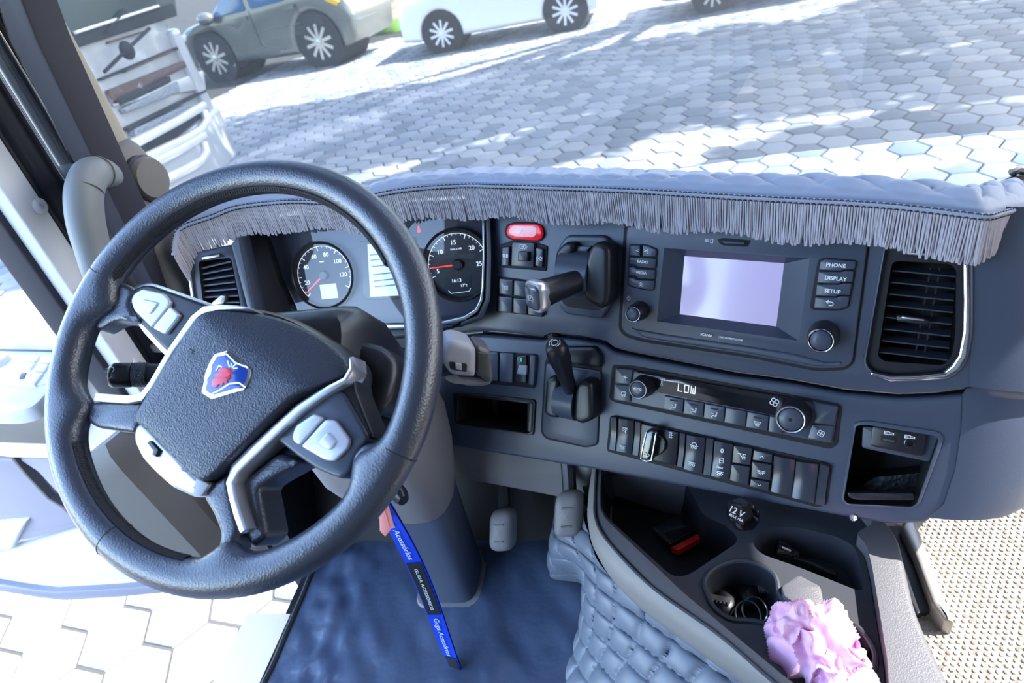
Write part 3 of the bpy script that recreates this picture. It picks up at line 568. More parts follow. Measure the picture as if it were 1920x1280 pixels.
for px, py in ((785, 430), (653, 592)):
    m = MB(); a, b = K.uv(px, py, -.019); m.slab(K, circ((a, b+.004), .002, 10), -.02, -.0195); m.slab(K, ccw([(a-.003, b-.005), (a+.003, b-.005), (a+.002, b+.002), (a-.002, b+.002)]), -.02, -.0195); m.mk('warning_symbol', REDE, hood)
# ---------------- infotainment
inf = thing('infotainment_unit', 'car radio with square screen, side buttons and two round knobs', 'radio', S.hit(1390, 560))
po = Zp(Z4, [(128, 75), (1805, 175), (1785, 300), (1690, 1030), (1640, 1068), (1450, 1078), (1000, 988), (260, 878), (130, 840), (88, 800)])
gro = Zp(Z4, [(112, 60), (1822, 160), (1800, 300), (1704, 1036), (1650, 1084), (1450, 1094), (1000, 1003), (255, 893), (118, 855), (72, 803)])
slab('panel_gap', S, gro, -.004, .0012, BLK, inf, 0, .008, holes=[ohl])
slab('fascia', S, po, -.002, .006, PLA, inf, .0025, .01, holes=[oh], seg=3)
ou = [S.uv(x, y, .006) for x, y in ro]; iu = [S.uv(x, y, -.012) for x, y in ri]
m = MB(); m.rings([[S.P(a, b, .006) for a, b in ou], [S.P(a, b, -.012) for a, b in iu]]); m.mk('screen_surround', PLA, inf)
SCR = M('radio_screen', (.12, .12, .25), .2, coat=.8, emit=((.55, .55, .95), .12)); MB().slab(S, ccw(iu), -.014, -.0118).mk('screen', SCR, inf)  # even lavender glow stands in for daylight reflected on the screen
chin = Zp(Z4, [(130, 790), (380, 835), (1000, 925), (1300, 975), (1500, 1030), (1640, 1040), (1450, 1065), (1000, 975), (260, 866)]); slab('chin_fold', S, chin, .004, .0085, PLA, inf, .003, .006, seg=3)
lb = Zp(Z4, [(147, 212), (262, 212), (345, 245), (322, 532), (278, 536), (170, 512), (132, 492)]); slab('button_well', S, lb, .004, .0066, BLK, inf, .0005, .003)
def bt(name, pl, zm, pts, k0, k1, par, txt=None, at_=None, h=.004, mat=None, sx=1, r=.0012):
    o = slab(name, pl, Zp(zm, pts), k0, k1, mat or BTN, par, .0012, r)
    if txt: q = Zp(zm, [at_ or (sum(p[0] for p in pts)/len(pts), sum(p[1] for p in pts)/len(pts))])[0]; text(txt, pl, q[0], q[1], h, PRT, o, k1+.0002, sx=sx)
    return o
bt('seek_button', S, Z4, [(152, 222), (222, 222), (220, 296), (148, 290)], .005, .011, inf, '<', (202, 258), .005); bt('seek_button', S, Z4, [(240, 222), (268, 222), (333, 250), (330, 300), (238, 298)], .005, .011, inf, '>|', (262, 260), .005)
bt('radio_button', S, Z4, [(148, 302), (330, 312), (325, 380), (205, 370), (185, 352), (146, 350)], .005, .011, inf, 'RADIO', (240, 336), .0038)
bt('media_button', S, Z4, [(145, 372), (180, 372), (205, 386), (325, 392), (320, 455), (205, 448), (185, 430), (143, 425)], .005, .011, inf, 'MEDIA', (230, 411), .0038)
hb = bt('home_button', S, Z4, [(141, 448), (180, 448), (205, 462), (318, 468), (312, 528), (278, 530), (172, 506), (139, 488)], .005, .011, inf)
m = MB(); a, b = S.uv(*Zp(Z4, [(227, 490)])[0], .0112); line(m, S, [(a-.003, b-.0005), (a, b+.0025), (a+.003, b-.0005)], .0008, .0111); line(m, S, [(a-.002, b-.003), (a, b-.0005), (a+.002, b-.003)], .0008, .0111); m.mk('home_symbol', PRT, hb)
rb = Zp(Z4, [(1452, 322), (1498, 304), (1728, 324), (1700, 500), (1668, 652), (1600, 676), (1420, 670), (1397, 650)]); slab('button_well', S, rb, .004, .0066, BLK, inf, .0005, .003)
bt('phone_button', S, Z4, [(1470, 334), (1505, 316), (1716, 332), (1706, 388), (1630, 388), (1612, 398), (1460, 392)], .005, .012, inf, 'PHONE', (1577, 360), .0046)
bt('display_button', S, Z4, [(1458, 402), (1615, 406), (1640, 396), (1700, 400), (1690, 476), (1615, 474), (1598, 488), (1446, 482)], .005, .012, inf, 'DISPLAY', (1575, 452), .0046)
bt('setup_button', S, Z4, [(1444, 490), (1600, 494), (1625, 484), (1686, 486), (1674, 566), (1596, 562), (1580, 576), (1436, 570)], .005, .012, inf, 'SETUP', (1553, 540), .0046)
kb = bt('back_button', S, Z4, [(1434, 578), (1582, 584), (1606, 572), (1670, 574), (1658, 644), (1596, 664), (1424, 656)], .005, .012, inf)
m = MB(); a, b = S.uv(*Zp(Z4, [(1537, 625)])[0], .0122); line(m, S, [(a-.003, b+.0022), (a+.002, b+.0022), (a+.0033, b+.001), (a+.0033, b-.001), (a+.002, b-.0022), (a-.001, b-.0022)], .0009, .0121); line(m, S, [(a-.002, b+.004), (a-.0045, b+.0022), (a-.002, b+.0004)], .0009, .0121); m.mk('back_symbol', PRT, kb)
def knob(name, pl, px, py, r, h, k, par, ringmat=CHR, dimple=False, txt=None):
    a, b = pl.uv(px, py, k+h); o = pl.P(a, b, k); N = pl.n
    kn = MB().lathe(o, N, [(r*1.18, 0), (r*1.16, h*.15), (r*1.05, h*.75), (r*.97, h*.97), (r*.86, h), (r*.84, h*.97), (r*.8, h*.9)], 40, cap=False).mk(name, PLB, par, 50)
    MB().lathe(o, N, [(r*.93, h*.985), (r*.9, h*1.02), (r*.85, h*1.015), (r*.83, h*.97)], 40, cap=False).mk('ring', ringmat, kn, 70)
    c = MB().lathe(o, N, [(r*.8, h*.88), (r*.79, h*.96), (r*.7, h*1.0), (r*.3, h*1.02), (.0005, h*1.02)], 32, cap=False).mk('cap', BTN, kn, 60)
    if dimple: MB().lathe(o, N, [(r*.13, h*1.021), (r*.1, h*1.028), (.0005, h*1.024)], 16).mk('dimple', BLK, kn)
    if txt: text(txt, pl, 0, 0, .0032, PRT, kn, k+h*1.025, uv=(a, b+.001))
    return kn
knob('volume_knob', S, 1186, 589, .0118, .03, .005, inf); knob('tuning_knob', S, 1538.5, 638.5, .0157, .033, .005, inf)
slab('card_slot', S, Zp(Z4, [(757, 178), (800, 170), (990, 186), (965, 232), (800, 222), (770, 210)]), .004, .0072, BLK, inf, .0006, .002); sl = slab('card_slot_lip', S, Zp(Z4, [(790, 190), (950, 198), (945, 215), (800, 208)]), .006, .009, PLA, inf, .001, .001)
text('SD', S, *Zp(Z4, [(686, 189)])[0], .0032, PRT, inf, .0063); m = MB(); a, b = S.uv(*Zp(Z4, [(718, 191)])[0], .0062); line(m, S, [(a-.0016, b-.0025), (a+.0016, b-.0025), (a+.0016, b+.0025), (a-.0016, b+.0025)], .0005, .0062, closed=True)
a, b = S.uv(*Zp(Z4, [(143, 587)])[0], .0062); line(m, S, [(a+.0025*math.cos(R(120+300*i/14)), b+.0025*math.sin(R(120+300*i/14))) for i in range(15)], .0006, .0062); line(m, S, [(a, b+.001), (a, b+.0033)], .0006, .0062); m.mk('printed_symbol', PRT, inf)
text('SCANIA', S, *Zp(Z4, [(680, 842)])[0], .0034, PRT, inf, .0089, sx=.95, bold=.00016); text('| INFOTAINMENT SYSTEM', S, *Zp(Z4, [(848, 867)])[0], .0027, PRT, inf, .0089, sx=.72, bold=.00005)
# ---------------- hazard and light controls
hz = thing('hazard_switch', 'red hazard warning switch above the light controls', 'switch', S.hit(983, 436))
slab('bezel', S, Zp(Z3, [(222, 265), (245, 200), (320, 178), (500, 182), (560, 205), (592, 290), (575, 340), (530, 362), (300, 350), (240, 318)]), -.001, .003, BLK, hz, .001, .003)
REDP = M('red_translucent_plastic', (.8, .01, .03), .25, coat=.5, emit=((1, .01, .03), .05)); k_ = slab('rim', S, Zp(Z3, [(236, 265), (258, 208), (320, 192), (500, 195), (552, 212), (575, 285), (560, 330), (525, 350), (300, 338), (248, 305)]), .002, .0075, REDP, hz, .0025, .003)
f_ = slab('button_face', S, Zp(Z3, [(262, 262), (285, 220), (320, 210), (490, 215), (520, 235), (522, 280), (495, 318), (320, 312), (280, 292)]), .006, .0086, M('pink_translucent_plastic', (.9, .5, .55), .3, emit=((1, .45, .5), .06)), hz, .001, .004)
m = MB(); a, b = S.uv(*Zp(Z3, [(390, 282)])[0], .0088)
for q in (.0062, .0034): line(m, S, [(a-q*1.05, b-q*.75), (a+q*1.05, b-q*.75), (a, b+q*1.15)], .0006, .0087, closed=True)
m.mk('triangle_symbol', PRT, f_)
lc = thing('light_switch_panel', 'square light control with two side buttons below the red hazard switch', 'switch', S.hit(975, 480))
slab('bezel', S, Zp(Z3, [(178, 385), (290, 352), (520, 365), (622, 400), (610, 632), (500, 622), (180, 596)]), -.001, .002, BLK, lc, .001, .003)
bt('trip_button', S, Z3, [(205, 415), (268, 405), (262, 582), (195, 580)], .001, .007, lc, '0.0', (234, 490), .0062); bt('fog_lamp_button', S, Z3, [(516, 415), (580, 430), (572, 600), (508, 580)], .001, .007, lc, '', None)
sq = bt('light_dial', S, Z3, [(295, 365), (498, 372), (490, 600), (286, 586)], .001, .0085, lc, None, r=.003); bt('dial_grip', S, Z3, [(348, 450), (440, 458), (436, 545), (345, 535)], .008, .018, sq, mat=PLB)
def icon(zm, x, y, pl, k, par, kind, s=.004, mat=None):
    m = MB(); a, b = pl.uv(*Zp(zm, [(x, y)])[0], k); mt = mat or PRT; w_ = s*.16
    def C(cx, cy, r, n=14, a0=0, a1=360): line(m, pl, [(a+s*cx+s*r*math.cos(R(a0+(a1-a0)*i/n)), b+s*cy+s*r*math.sin(R(a0+(a1-a0)*i/n))) for i in range(n+1)], w_, k)
    def Ln(*p): line(m, pl, [(a+s*x_, b+s*y_) for x_, y_ in p], w_, k)
    if kind == 'ring': C(0, 0, .55); C(0, 0, 1, 8, 130, 230); C(0, 0, 1, 8, -50, 50); Ln((-.2, -.25), (-.2, .25), (.15, .15), (-.2, 0))
    elif kind == 'lamp': C(-.6, 0, .55, 8, 60, 300); C(.6, 0, .4); [Ln((.6+.55*math.cos(q), .55*math.sin(q)), (.6+.85*math.cos(q), .85*math.sin(q))) for q in [PI*i/4 for i in range(8)]]
    elif kind == 'fan':
        for q in range(4): C(.5*math.cos(q*PI/2+.4), .5*math.sin(q*PI/2+.4), .42, 10)
    elif kind == 'sun': C(0, 0, .5, 8, 180, 360); Ln((-.9, 0), (.9, 0)); [Ln((.65*math.cos(q), .65*math.sin(q)), (1.0*math.cos(q), 1.0*math.sin(q))) for q in [PI+PI*i/6 for i in range(7)]]
    elif kind == 'axle': Ln((-1, .5), (1, .5)); C(-.5, -.2, .35); C(.5, -.2, .35)
    elif kind == 'axle_up': Ln((-1, .9), (1, .9)); C(-.5, .2, .35); C(.5, .4, .35); Ln((.4, -.9), (.4, -.2)); Ln((.15, -.5), (.4, -.2), (.65, -.5))
    elif kind == 'seat': C(.7, .8, .2, 8); Ln((.6, .4), (.4, -.2), (-.5, -.3), (-.9, -1)); Ln((.8, .4), (.7, -.5), (0, -.5)); Ln((-.9, .5), (-.2, .3))
    elif kind == 'def': Ln((-1, .6), (1, .6), (.6, -.4), (-.6, -.4), (-1, .6)); Ln((-.4, .3), (-.4, -.2)); Ln((0, .3), (0, -.2)); Ln((.4, .3), (.4, -.2)); Ln((-.5, -.8), (.5, -.8))
    elif kind == 'snow': [Ln((-.9*math.cos(q), -.9*math.sin(q)), (.9*math.cos(q), .9*math.sin(q))) for q in (0, PI/3, 2*PI/3)]
    elif kind == 'car': Ln((-.6, -.6), (-.6, .4), (.5, .6), (.6, -.3), (-.1, -.3)); C(-.3, -.7, .2, 8); C(.4, -.7, .2, 8)
    elif kind == 'up': Ln((-.7, -.3), (0, .4), (.7, -.3))
    elif kind == 'down': Ln((-.7, .3), (0, -.4), (.7, .3))
    elif kind == 'spot': Ln((-1, .5), (1, .5)); Ln((-.5, .5), (-.1, -.3), (.4, .3)); Ln((.1, -.4), (.4, -1)); Ln((.4, -.2), (.9, -.8)); Ln((.6, 0), (1.1, -.4))
    elif kind == 'temp': C(0, -.9, .3, 8); Ln((-.15, -.6), (-.15, 1), (.15, 1), (.15, -.6)); Ln((.4, .9), (.8, .9)); Ln((.4, .4), (.8, .4))
    elif kind == 'door': Ln((-.6, -.7), (-.6, .4), (-.2, .8), (.6, .8), (.6, -.7), (-.6, -.7)); Ln((-.6, 0), (.6, 0))
    elif kind == 'dome': C(0, .1, .6, 8, 0, 180); Ln((-1, -.1), (1, -.1)); C(-.4, -.6, .28, 8); C(.4, -.6, .28, 8)
    elif kind == 'lights': C(-.5, 0, .5, 10); C(.5, 0, .5, 10); Ln((-.2, .6), (.2, -.6))
    elif kind == 'usb': Ln((-1, -.35), (-1, .35), (.1, .35), (.1, .2), (1, .2), (1, -.2), (.1, -.2), (.1, -.35), (-1, -.35)); Ln((-1, 0), (-.3, 0))
    elif kind == 'shaft': Ln((-.2, -1), (-.2, 1)); Ln((.3, -1), (.3, 1)); [Ln((-.5, y_), (.6, y_)) for y_ in (-.8, 0, .8)]
    return m.mk('symbol', mt, par)
icon(Z3, 395, 405, S, .0087, sq, 'lamp', .0055); icon(Z3, 545, 515, S, .0072, lc, 'lamp', .0045)
bk = thing('switch_block', 'block of six small blank push switches left of the upper lever', 'switch', S.hit(960, 555))
slab('bezel', S, Zp(Z3, [(160, 678), (600, 735), (585, 1056), (148, 1003)]), -.001, .002, BLK, bk, .001, .002)
for r_ in range(2):
    for c_ in range(3):
        x0 = 176+c_*137-r_*6; y0 = 700+c_*16+r_*162; o = bt('push_switch', S, Z3, [(x0, y0), (x0+125, y0+14), (x0+120, y0+155), (x0-3, y0+140)], .001, .008, bk, mat=BTN)
        if r_ == 0 and c_ == 0: icon(Z3, 232, 782, S, .0082, o, 'ring', .0055)
# ---------------- upper lever
ul = thing('parking_brake_lever', 'black lever with silver tipped knob beside the radio', 'lever', S.hit(1090, 520))
slab('base_plate', S, Zp(Z3, [(720, 400), (800, 300), (1150, 305), (1220, 390), (1212, 930), (1120, 1075), (790, 1030), (720, 950)]), -.001, .01, PLA, ul, .004, .006, seg=3)
slab('base_recess', S, Zp(Z3, [(745, 420), (815, 345), (1130, 352), (1190, 420), (1180, 900), (1110, 1000), (800, 960), (745, 900)]), .009, .0105, PLB, ul, 0, .006)
slab('cheek', S, Zp(Z3, [(700, 440), (780, 365), (862, 372), (866, 450), (800, 545), (770, 660), (690, 680), (672, 600)]), .009, .03, PLB, ul, .006, .006, seg=3)
slab('cheek', S, Zp(Z3, [(985, 450), (1050, 365), (1140, 372), (1192, 430), (1188, 900), (1125, 995), (960, 900), (930, 740)]), .009, .042, PLB, ul, .008, .008, seg=3)
slab('back_ramp', S, Zp(Z3, [(860, 400), (1030, 402), (960, 480), (835, 470)]), .009, .02, BTN, ul, .003)
a, b = S.uv(*Zp(Z3, [(885, 640)])[0], .02); MB().lathe(S.P(a-.022, b-.002, .014), S.h, [(.034, 0), (.034, .05)], 32).mk('drum', BTN, ul)
p0, p1 = S.hit(*Zp(Z3, [(960, 700)])[0], .03), S.hit(*Zp(Z3, [(505, 865)])[0], .112); d = (p1-p0).normalized(); LG = (p1-p0).length
upv = S.v
MB().tube([p0, p0+d*LG*.3, p0+d*LG*.6, p0+d*LG*.85, p0+d*LG*.99], [.013, .0145, .0155, .0175, .0175], 20, flat=1.2, up=upv).mk('stick', PLB, ul, 60)
MB().tube([p0+d*LG*.86, p0+d*LG*.9, p0+d*LG*1.0, p0+d*LG*1.04], [.0168, .0178, .0176, .015], 24, flat=1.28, up=upv) if 0 else None
su = (S.h-d*S.h.dot(d)).normalized(); sv = d.cross(su)*-1
def sqr(c, a, b, r_): return [c+su*x+sv*y for x, y in fillet(rect(-a, -b, a, b), r_, 4)]
MB().rings([sqr(p0+d*LG*t_, a_, b_, r_) for t_, a_, b_, r_ in ((.84, .0165, .0195, .013), (.9, .018, .0225, .012), (1.0, .018, .0225, .011), (1.03, .0165, .021, .01))], cap1=True).mk('silver_band', SIL, ul, 50)
MB().rings([sqr(p0+d*LG*t_, a_, b_, r_) for t_, a_, b_, r_ in ((1.0, .0145, .0185, .009), (1.06, .0135, .0175, .008), (1.075, .0115, .0155, .007))], cap1=True).mk('knob_face', M('grey_knob_face', (.16, .17, .19), .25, .4), ul, 50)
kp = Pl(p0+d*LG*1.0765, S.h, (S.v-d*S.v.dot(d))); kp = Pl(p0+d*LG*1.0765, (S.h-d*S.h.dot(d)), (S.v-d*S.v.dot(d))); m = MB()
for r_ in (.004,): line(m, kp, circ((0, 0), r_, 18), .0007, .0003, closed=True)
for s_ in (-1, 1): line(m, kp, [(s_*.006*math.cos(R(q)), .006*math.sin(R(q))) for q in range(-50, 51, 20)], .0007, .0003)
m.mk('brake_symbol', PRT, ul); text('P', kp, 0, 0, .004, PRT, ul, .0004, uv=(0, 0))
# ---------------- lower lever
ll = thing('hand_brake_lever', 'short black hand lever standing in its own square panel', 'lever', L.hit(1070, 740))
slab('panel_gap', L, Zp(Z7, [(945, 335), (1000, 205), (1350, 205), (1405, 290), (1400, 400), (1372, 1000), (1275, 1020), (950, 950), (912, 895)]), -.002, .001, BLK, ll, 0, .006)
slab('panel', L, Zp(Z7, [(955, 345), (1392, 405), (1362, 992), (1270, 1010), (958, 940), (922, 890)]), -.001, .004, PLA, ll, .002, .006)
slab('panel_brow', L, Zp(Z7, [(955, 330), (1010, 215), (1340, 212), (1390, 290), (1388, 385)]), -.001, .012, PLB, ll, .005, .006)
slab('cheek', L, Zp(Z7, [(955, 470), (1010, 440), (1060, 480), (1045, 560), (1030, 680), (1055, 790), (980, 780), (930, 740)]), .002, .03, PLB, ll, .006, .006, seg=3)
slab('cheek', L, Zp(Z7, [(1190, 520), (1230, 480), (1320, 500), (1330, 800), (1230, 838), (1172, 800), (1172, 700)]), .002, .036, PLB, ll, .007, .008, seg=3)
a, b = L.uv(*Zp(Z7, [(1110, 650)])[0], .02); MB().lathe(L.P(a-.016, b, .008), L.h, [(.03, 0), (.03, .034)], 32).mk('drum', PLA, ll)
p0, p1 = L.hit(*Zp(Z7, [(1150, 560)])[0], .025), L.hit(*Zp(Z7, [(1030, 200)])[0], .095); d = (p1-p0); MB().tube([p0, p0+d*.25, p0+d*.5, p0+d*.72, p0+d*.9, p0+d*1.0, p0+d*1.04], [.01, .0115, .0135, .0165, .0165, .0145, .007], 20, up=L.h).mk('stick', PLB, ll, 60)
dn = d.normalized(); kp = Pl(p1+d*.042, (L.h-dn*L.h.dot(dn)), (L.n-dn*L.n.dot(dn))*-1); kp = kp if kp.n.dot(dn) > 0 else Pl(kp.o, kp.h, -kp.v); m = MB(); line(m, kp, circ((0, 0), .005, 16), .0009, .0008, closed=True)
for s_ in (-1, 1): line(m, kp, [(s_*.0078*math.cos(R(q)), .0078*math.sin(R(q))) for q in range(-50, 51, 20)], .0009, .0008)
m.mk('brake_symbol', PRT, ll)
# ---------------- start switch module
sm = thing('start_switch_panel', 'narrow switch panel with a small green-marked switch above the storage slot', 'switch', L.hit(965, 690))
slab('bezel', L, Zp(Z7, [(440, 245), (880, 272), (862, 545), (440, 505)]), -.001, .002, BLK, sm, .001, .003)
slab('blank_key', L, Zp(Z7, [(450, 250), (570, 258), (566, 490), (445, 482)]), .001, .007, PLA, sm, .002, .003); slab('blank_key', L, Zp(Z7, [(582, 260), (692, 266), (685, 505), (578, 494)]), .001, .007, PLA, sm, .002, .003)
st = slab('start_key', L, Zp(Z7, [(718, 288), (802, 280), (795, 510), (708, 498)]), .001, .006, PLB, sm, .002, .004); slab('grey_key_face', L, Zp(Z7, [(735, 358), (800, 362), (796, 440), (720, 430)]), .005, .0085, M('pale_grey_key', (.32, .35, .4), .4), st, .001, .002); line(MB(), L, [L.uv(*q, .0065) for q in Zp(Z7, [(755, 305), (755, 330)])], .0016, .0062).mk('green_mark', M('green_mark', (.02, .4, .2), .5, emit=((.05, .8, .4), .12)), st)
slab('end_key', L, Zp(Z7, [(822, 278), (870, 284), (855, 530), (810, 520)]), .001, .008, PLA, sm, .003, .003)
# ---------------- climate unit
cl = thing('climate_control_unit', 'climate control unit with display reading LOW and two knobs', 'climate control', L.hit(1360, 765))
slab('well', L, Zp(Z6, [(108, 92), (260, 100), (1740, 372), (1760, 400), (1725, 670), (1680, 695), (1640, 690), (130, 362), (84, 335)]), -.001, .0018, BLK, cl, 0, .004)
slab('fascia', L, Zp(Z6, [(128, 112), (255, 122), (270, 140), (1540, 360), (1560, 355), (1735, 388), (1695, 655), (1510, 630), (240, 365), (112, 345)]), .001, .005, PLA, cl, .0015, .003)
dsp = slab('display', L, Zp(Z6, [(268, 138), (1555, 358), (1540, 395), (1300, 460), (1238, 448), (448, 292), (440, 288), (380, 200)]), .004, .0068, GLB, cl, .0008, .002)
m = MB(); u = L.uv(*Zp(Z6, [(580, 278)])[0], .007); hh, ww, gp = .0105, .0056, .0092
for i, segs in enumerate(('LBD', None, None)):
    pass
def seg7(m, x, y, ps): [line(m, L, [(u[0]+x+ww*a_, u[1]+y+hh*b_) for a_, b_ in q], .0011, .007) for q in ps]
seg7(m, 0, 0, [[(0, 1), (0, 0), (1, 0)]]); seg7(m, gp, 0, [[(0, 0), (1, 0), (1, 1), (0, 1), (0, 0)]]); seg7(m, gp*2, 0, [[(0, 1), (0, 0), (1, 0), (1, 1)], [(.5, 0), (.5, .7)]]); m.mk('lit_text', PRE, dsp)
icon(Z6, 465, 212, L, .007, dsp, 'temp', .005); icon(Z6, 1275, 360, L, .007, dsp, 'fan', .0062)
bb = [[(482, 314), (620, 340), (614, 440), (474, 410)], [(630, 342), (768, 367), (760, 472), (617, 444)], [(775, 369), (918, 397), (910, 505), (764, 476)], [(926, 399), (1074, 427), (1065, 537), (913, 508)], [(1082, 429), (1234, 457), (1225, 572), (1069, 541)], [(1242, 460), (1330, 476), (1330, 592), (1230, 575)]]
ks = ['seat', 'seat', 'seat', None, 'def', None]
for q, kd in zip(bb, ks):
    o = bt('mode_button', L, Z6, q, .004, .0085, cl)
    if kd: cx, cy = sum(p[0] for p in q)/4, sum(p[1] for p in q)/4; icon(Z6, cx, cy+14, L, .0087, o, kd, .0042); MB().slab(L, L.poly(Zp(Z6, [(cx-25, cy-38), (cx+32, cy-28), (cx+31, cy-18), (cx-26, cy-27)]), .0088), .008, .0088).mk('indicator', BLK, o)
o = bt('air_button', L, Z6, [(132, 116), (255, 130), (240, 232), (124, 224)], .004, .008, cl); icon(Z6, 198, 180, L, .0082, o, 'snow', .004); o = bt('recirculation_button', L, Z6, [(123, 230), (240, 240), (236, 360), (114, 342)], .004, .008, cl); icon(Z6, 188, 298, L, .0082, o, 'car', .005)
bt('blank_button', L, Z6, [(1562, 362), (1733, 392), (1702, 525), (1560, 512)], .004, .008, cl); o = bt('park_heater_button', L, Z6, [(1545, 520), (1700, 532), (1682, 652), (1515, 622)], .004, .008, cl); icon(Z6, 1610, 585, L, .0082, o, 'fan', .0048)
knob('temperature_knob', L, *Zp(Z6, [(290, 270)])[0], .0142, .03, .004, cl, SIL, txt='AUTO'); knob('fan_knob', L, *Zp(Z6, [(1390, 487)])[0], .0188, .032, .004, cl, SIL, True)
# ---------------- rocker switch bank
sb = thing('switch_bank', 'row of rocker switches with a rotary knob below the climate control', 'switch', L.hit(1345, 860))
slab('well', L, Zp(Z6, [(92, 458), (150, 462), (1660, 798), (1690, 830), (1650, 1100), (1580, 1116), (76, 716), (68, 690)]), -.001, .0018, BLK, sb, 0, .004)
RK = [('end_cap', [(98, 466), (140, 472), (125, 712), (82, 700)]), ('rocker_switch', [(152, 478), (262, 497), (240, 735), (124, 710)]), ('spacer', [(270, 500), (312, 510), (292, 750), (248, 738)]), ('rotary_plate', [(316, 512), (585, 578), (566, 820), (300, 754)]), ('spacer', [(592, 582), (634, 592), (610, 830), (570, 822)]),
      ('rocker_switch', [(642, 596), (772, 618), (750, 880), (616, 840)]), ('spacer', [(782, 618), (838, 628), (812, 890), (758, 882)]), ('rocker_switch', [(844, 638), (974, 664), (946, 925), (814, 890)]), ('push_switch', [(982, 672), (1116, 694), (1100, 815), (968, 798)]), ('push_switch', [(966, 808), (1098, 826), (1086, 965), (950, 926)]),
      ('push_switch', [(1126, 702), (1262, 736), (1255, 800), (1116, 780)]), ('push_switch', [(1114, 788), (1254, 812), (1242, 925), (1106, 904)]), ('push_switch', [(1104, 912), (1238, 936), (1230, 1005), (1096, 970)]), ('blank_cover', [(1272, 746), (1424, 778), (1396, 1045), (1246, 1004)]), ('blank_cover', [(1432, 786), (1592, 808), (1562, 1090), (1398, 1048)]), ('end_cap', [(1602, 802), (1672, 826), (1632, 1108), (1564, 1094)])]
RKO = []; SWI = M('switch_plastic', (.035, .041, .058), .26)
for n_, q in RK:
    p = [L.uv(*z, .008) for z in Zp(Z6, q)]; hgt = {'rocker_switch': .0045, 'blank_cover': .0045, 'end_cap': .005}.get(n_, .004)
    if n_ in ('rocker_switch', 'blank_cover', 'spacer', 'end_cap'):       # concave rocker profile
        m = MB(); NR = 8; rs = []
        for i in range(NR+1):
            t_ = i/NR; a0 = V(p[0]).lerp(V(p[3]), t_); a1 = V(p[1]).lerp(V(p[2]), t_); k = .0045+hgt*(abs(t_-.5)*2)**1.5*(1 if t_ < .5 else .55); e_ = (a1-a0)*.06
            rs.append([L.P(*a0, .001), L.P(*(a0), k-.0012), L.P(*(a0+e_), k), L.P(*(a1-e_), k), L.P(*a1, k-.0012), L.P(*a1, .001)])
        m.rings(rs, close=False); m.add(rs[0], [(0, 1, 2, 3, 4, 5)]); m.add(rs[-1], [(0, 1, 2, 3, 4, 5)]); o = m.mk(n_, SWI, sb, 40)
    else: o = slab(n_, L, Zp(Z6, q), .001, .0055 if n_ != 'push_switch' else .008, PLB if n_ == 'rotary_plate' else SWI, sb, .0015, .0015)
    RKO.append(o)
icon(Z6, 195, 562, L, .0085, RKO[1], 'axle_up', .0045); icon(Z6, 180, 684, L, .0088, RKO[1], 'axle', .0042); icon(Z6, 697, 670, L, .0085, RKO[5], 'dome', .0055); icon(Z6, 680, 805, L, .0085, RKO[5], 'axle', .0048)
text('0', L, *Zp(Z6, [(898, 712)])[0], .0065, PRT, RKO[7], .0085); icon(Z6, 893, 780, L, .0062, RKO[7], 'door', .0045); icon(Z6, 880, 860, L, .0085, RKO[7], 'sun', .0055); text('MAX', L, *Zp(Z6, [(883, 830)])[0], .0028, PRT, RKO[7], .0085)
icon(Z6, 1040, 745, L, .0083, RKO[8], 'spot', .0052); icon(Z6, 1186, 755, L, .0083, RKO[10], 'up', .0035); icon(Z6, 1180, 855, L, .0083, RKO[11], 'sun', .0052); icon(Z6, 1165, 955, L, .0083, RKO[12], 'down', .0035); icon(Z6, 527, 596, L, .0058, RKO[3], 'shaft', .0045)
a, b = L.uv(*Zp(Z6, [(420, 655)])[0], .006); rk = MB().lathe(L.P(a, b, .005), L.n, [(.0165, 0), (.0165, .006), (.015, .008), (.001, .008)], 32).mk('rotary_knob', PLB, sb)
slab('grip', L, Zp(Z6, [(348, 570), (385, 556), (428, 568), (425, 640), (392, 788), (350, 792), (305, 770), (318, 680)]), .012, .026, GLB, rk, .003, .004, seg=3); strip('grip_silver_edge', L, [(*Zp(Z6, [q])[0], 2.4) for q in ((352, 575), (325, 690), (312, 768), (350, 786), (388, 780), (405, 690), (422, 580))], .024, .0275, CHR, rk, .0006); icon(Z6, 352, 738, L, .0272, rk, 'lights', .0045)
# ---------------- usb plate
ub = thing('usb_panel', 'small panel with USB port and audio socket above the storage bin', 'socket', L.hit(1685, 825))
slab('carrier', L, Zp(Y5, [(190, 96), (545, 138), (500, 262), (185, 196)]), -.03, -.006, PLA, ub, .002, .004)
slab('plate', L, Zp(Y5, [(236, 92), (490, 132), (470, 240), (224, 190)]), -.01, .001, PLB, ub, .002, .005); slab('usb_port', L, Zp(Y5, [(275, 136), (348, 150), (345, 176), (273, 162)]), .0005, .0016, BLK, ub, .0002, .001); strip('usb_tongue', L, [(*Zp(Y5, [(285, 157)])[0], 4), (*Zp(Y5, [(338, 166)])[0], 4)], .001, .002, BTN, ub, .0003)
a, b = L.uv(*Zp(Y5, [(408, 175)])[0], .002); MB().lathe(L.P(a, b, .001), L.n, [(.006, 0), (.006, .0012), (.005, .0016), (.0035, .0016), (.0034, -.003), (.0002, -.003)], 24).mk('audio_socket', GLB, ub); icon(Y5, 312, 128, L, .0013, ub, 'usb', .005); icon(Y5, 408, 146, L, .0013, ub, 'usb', .005)
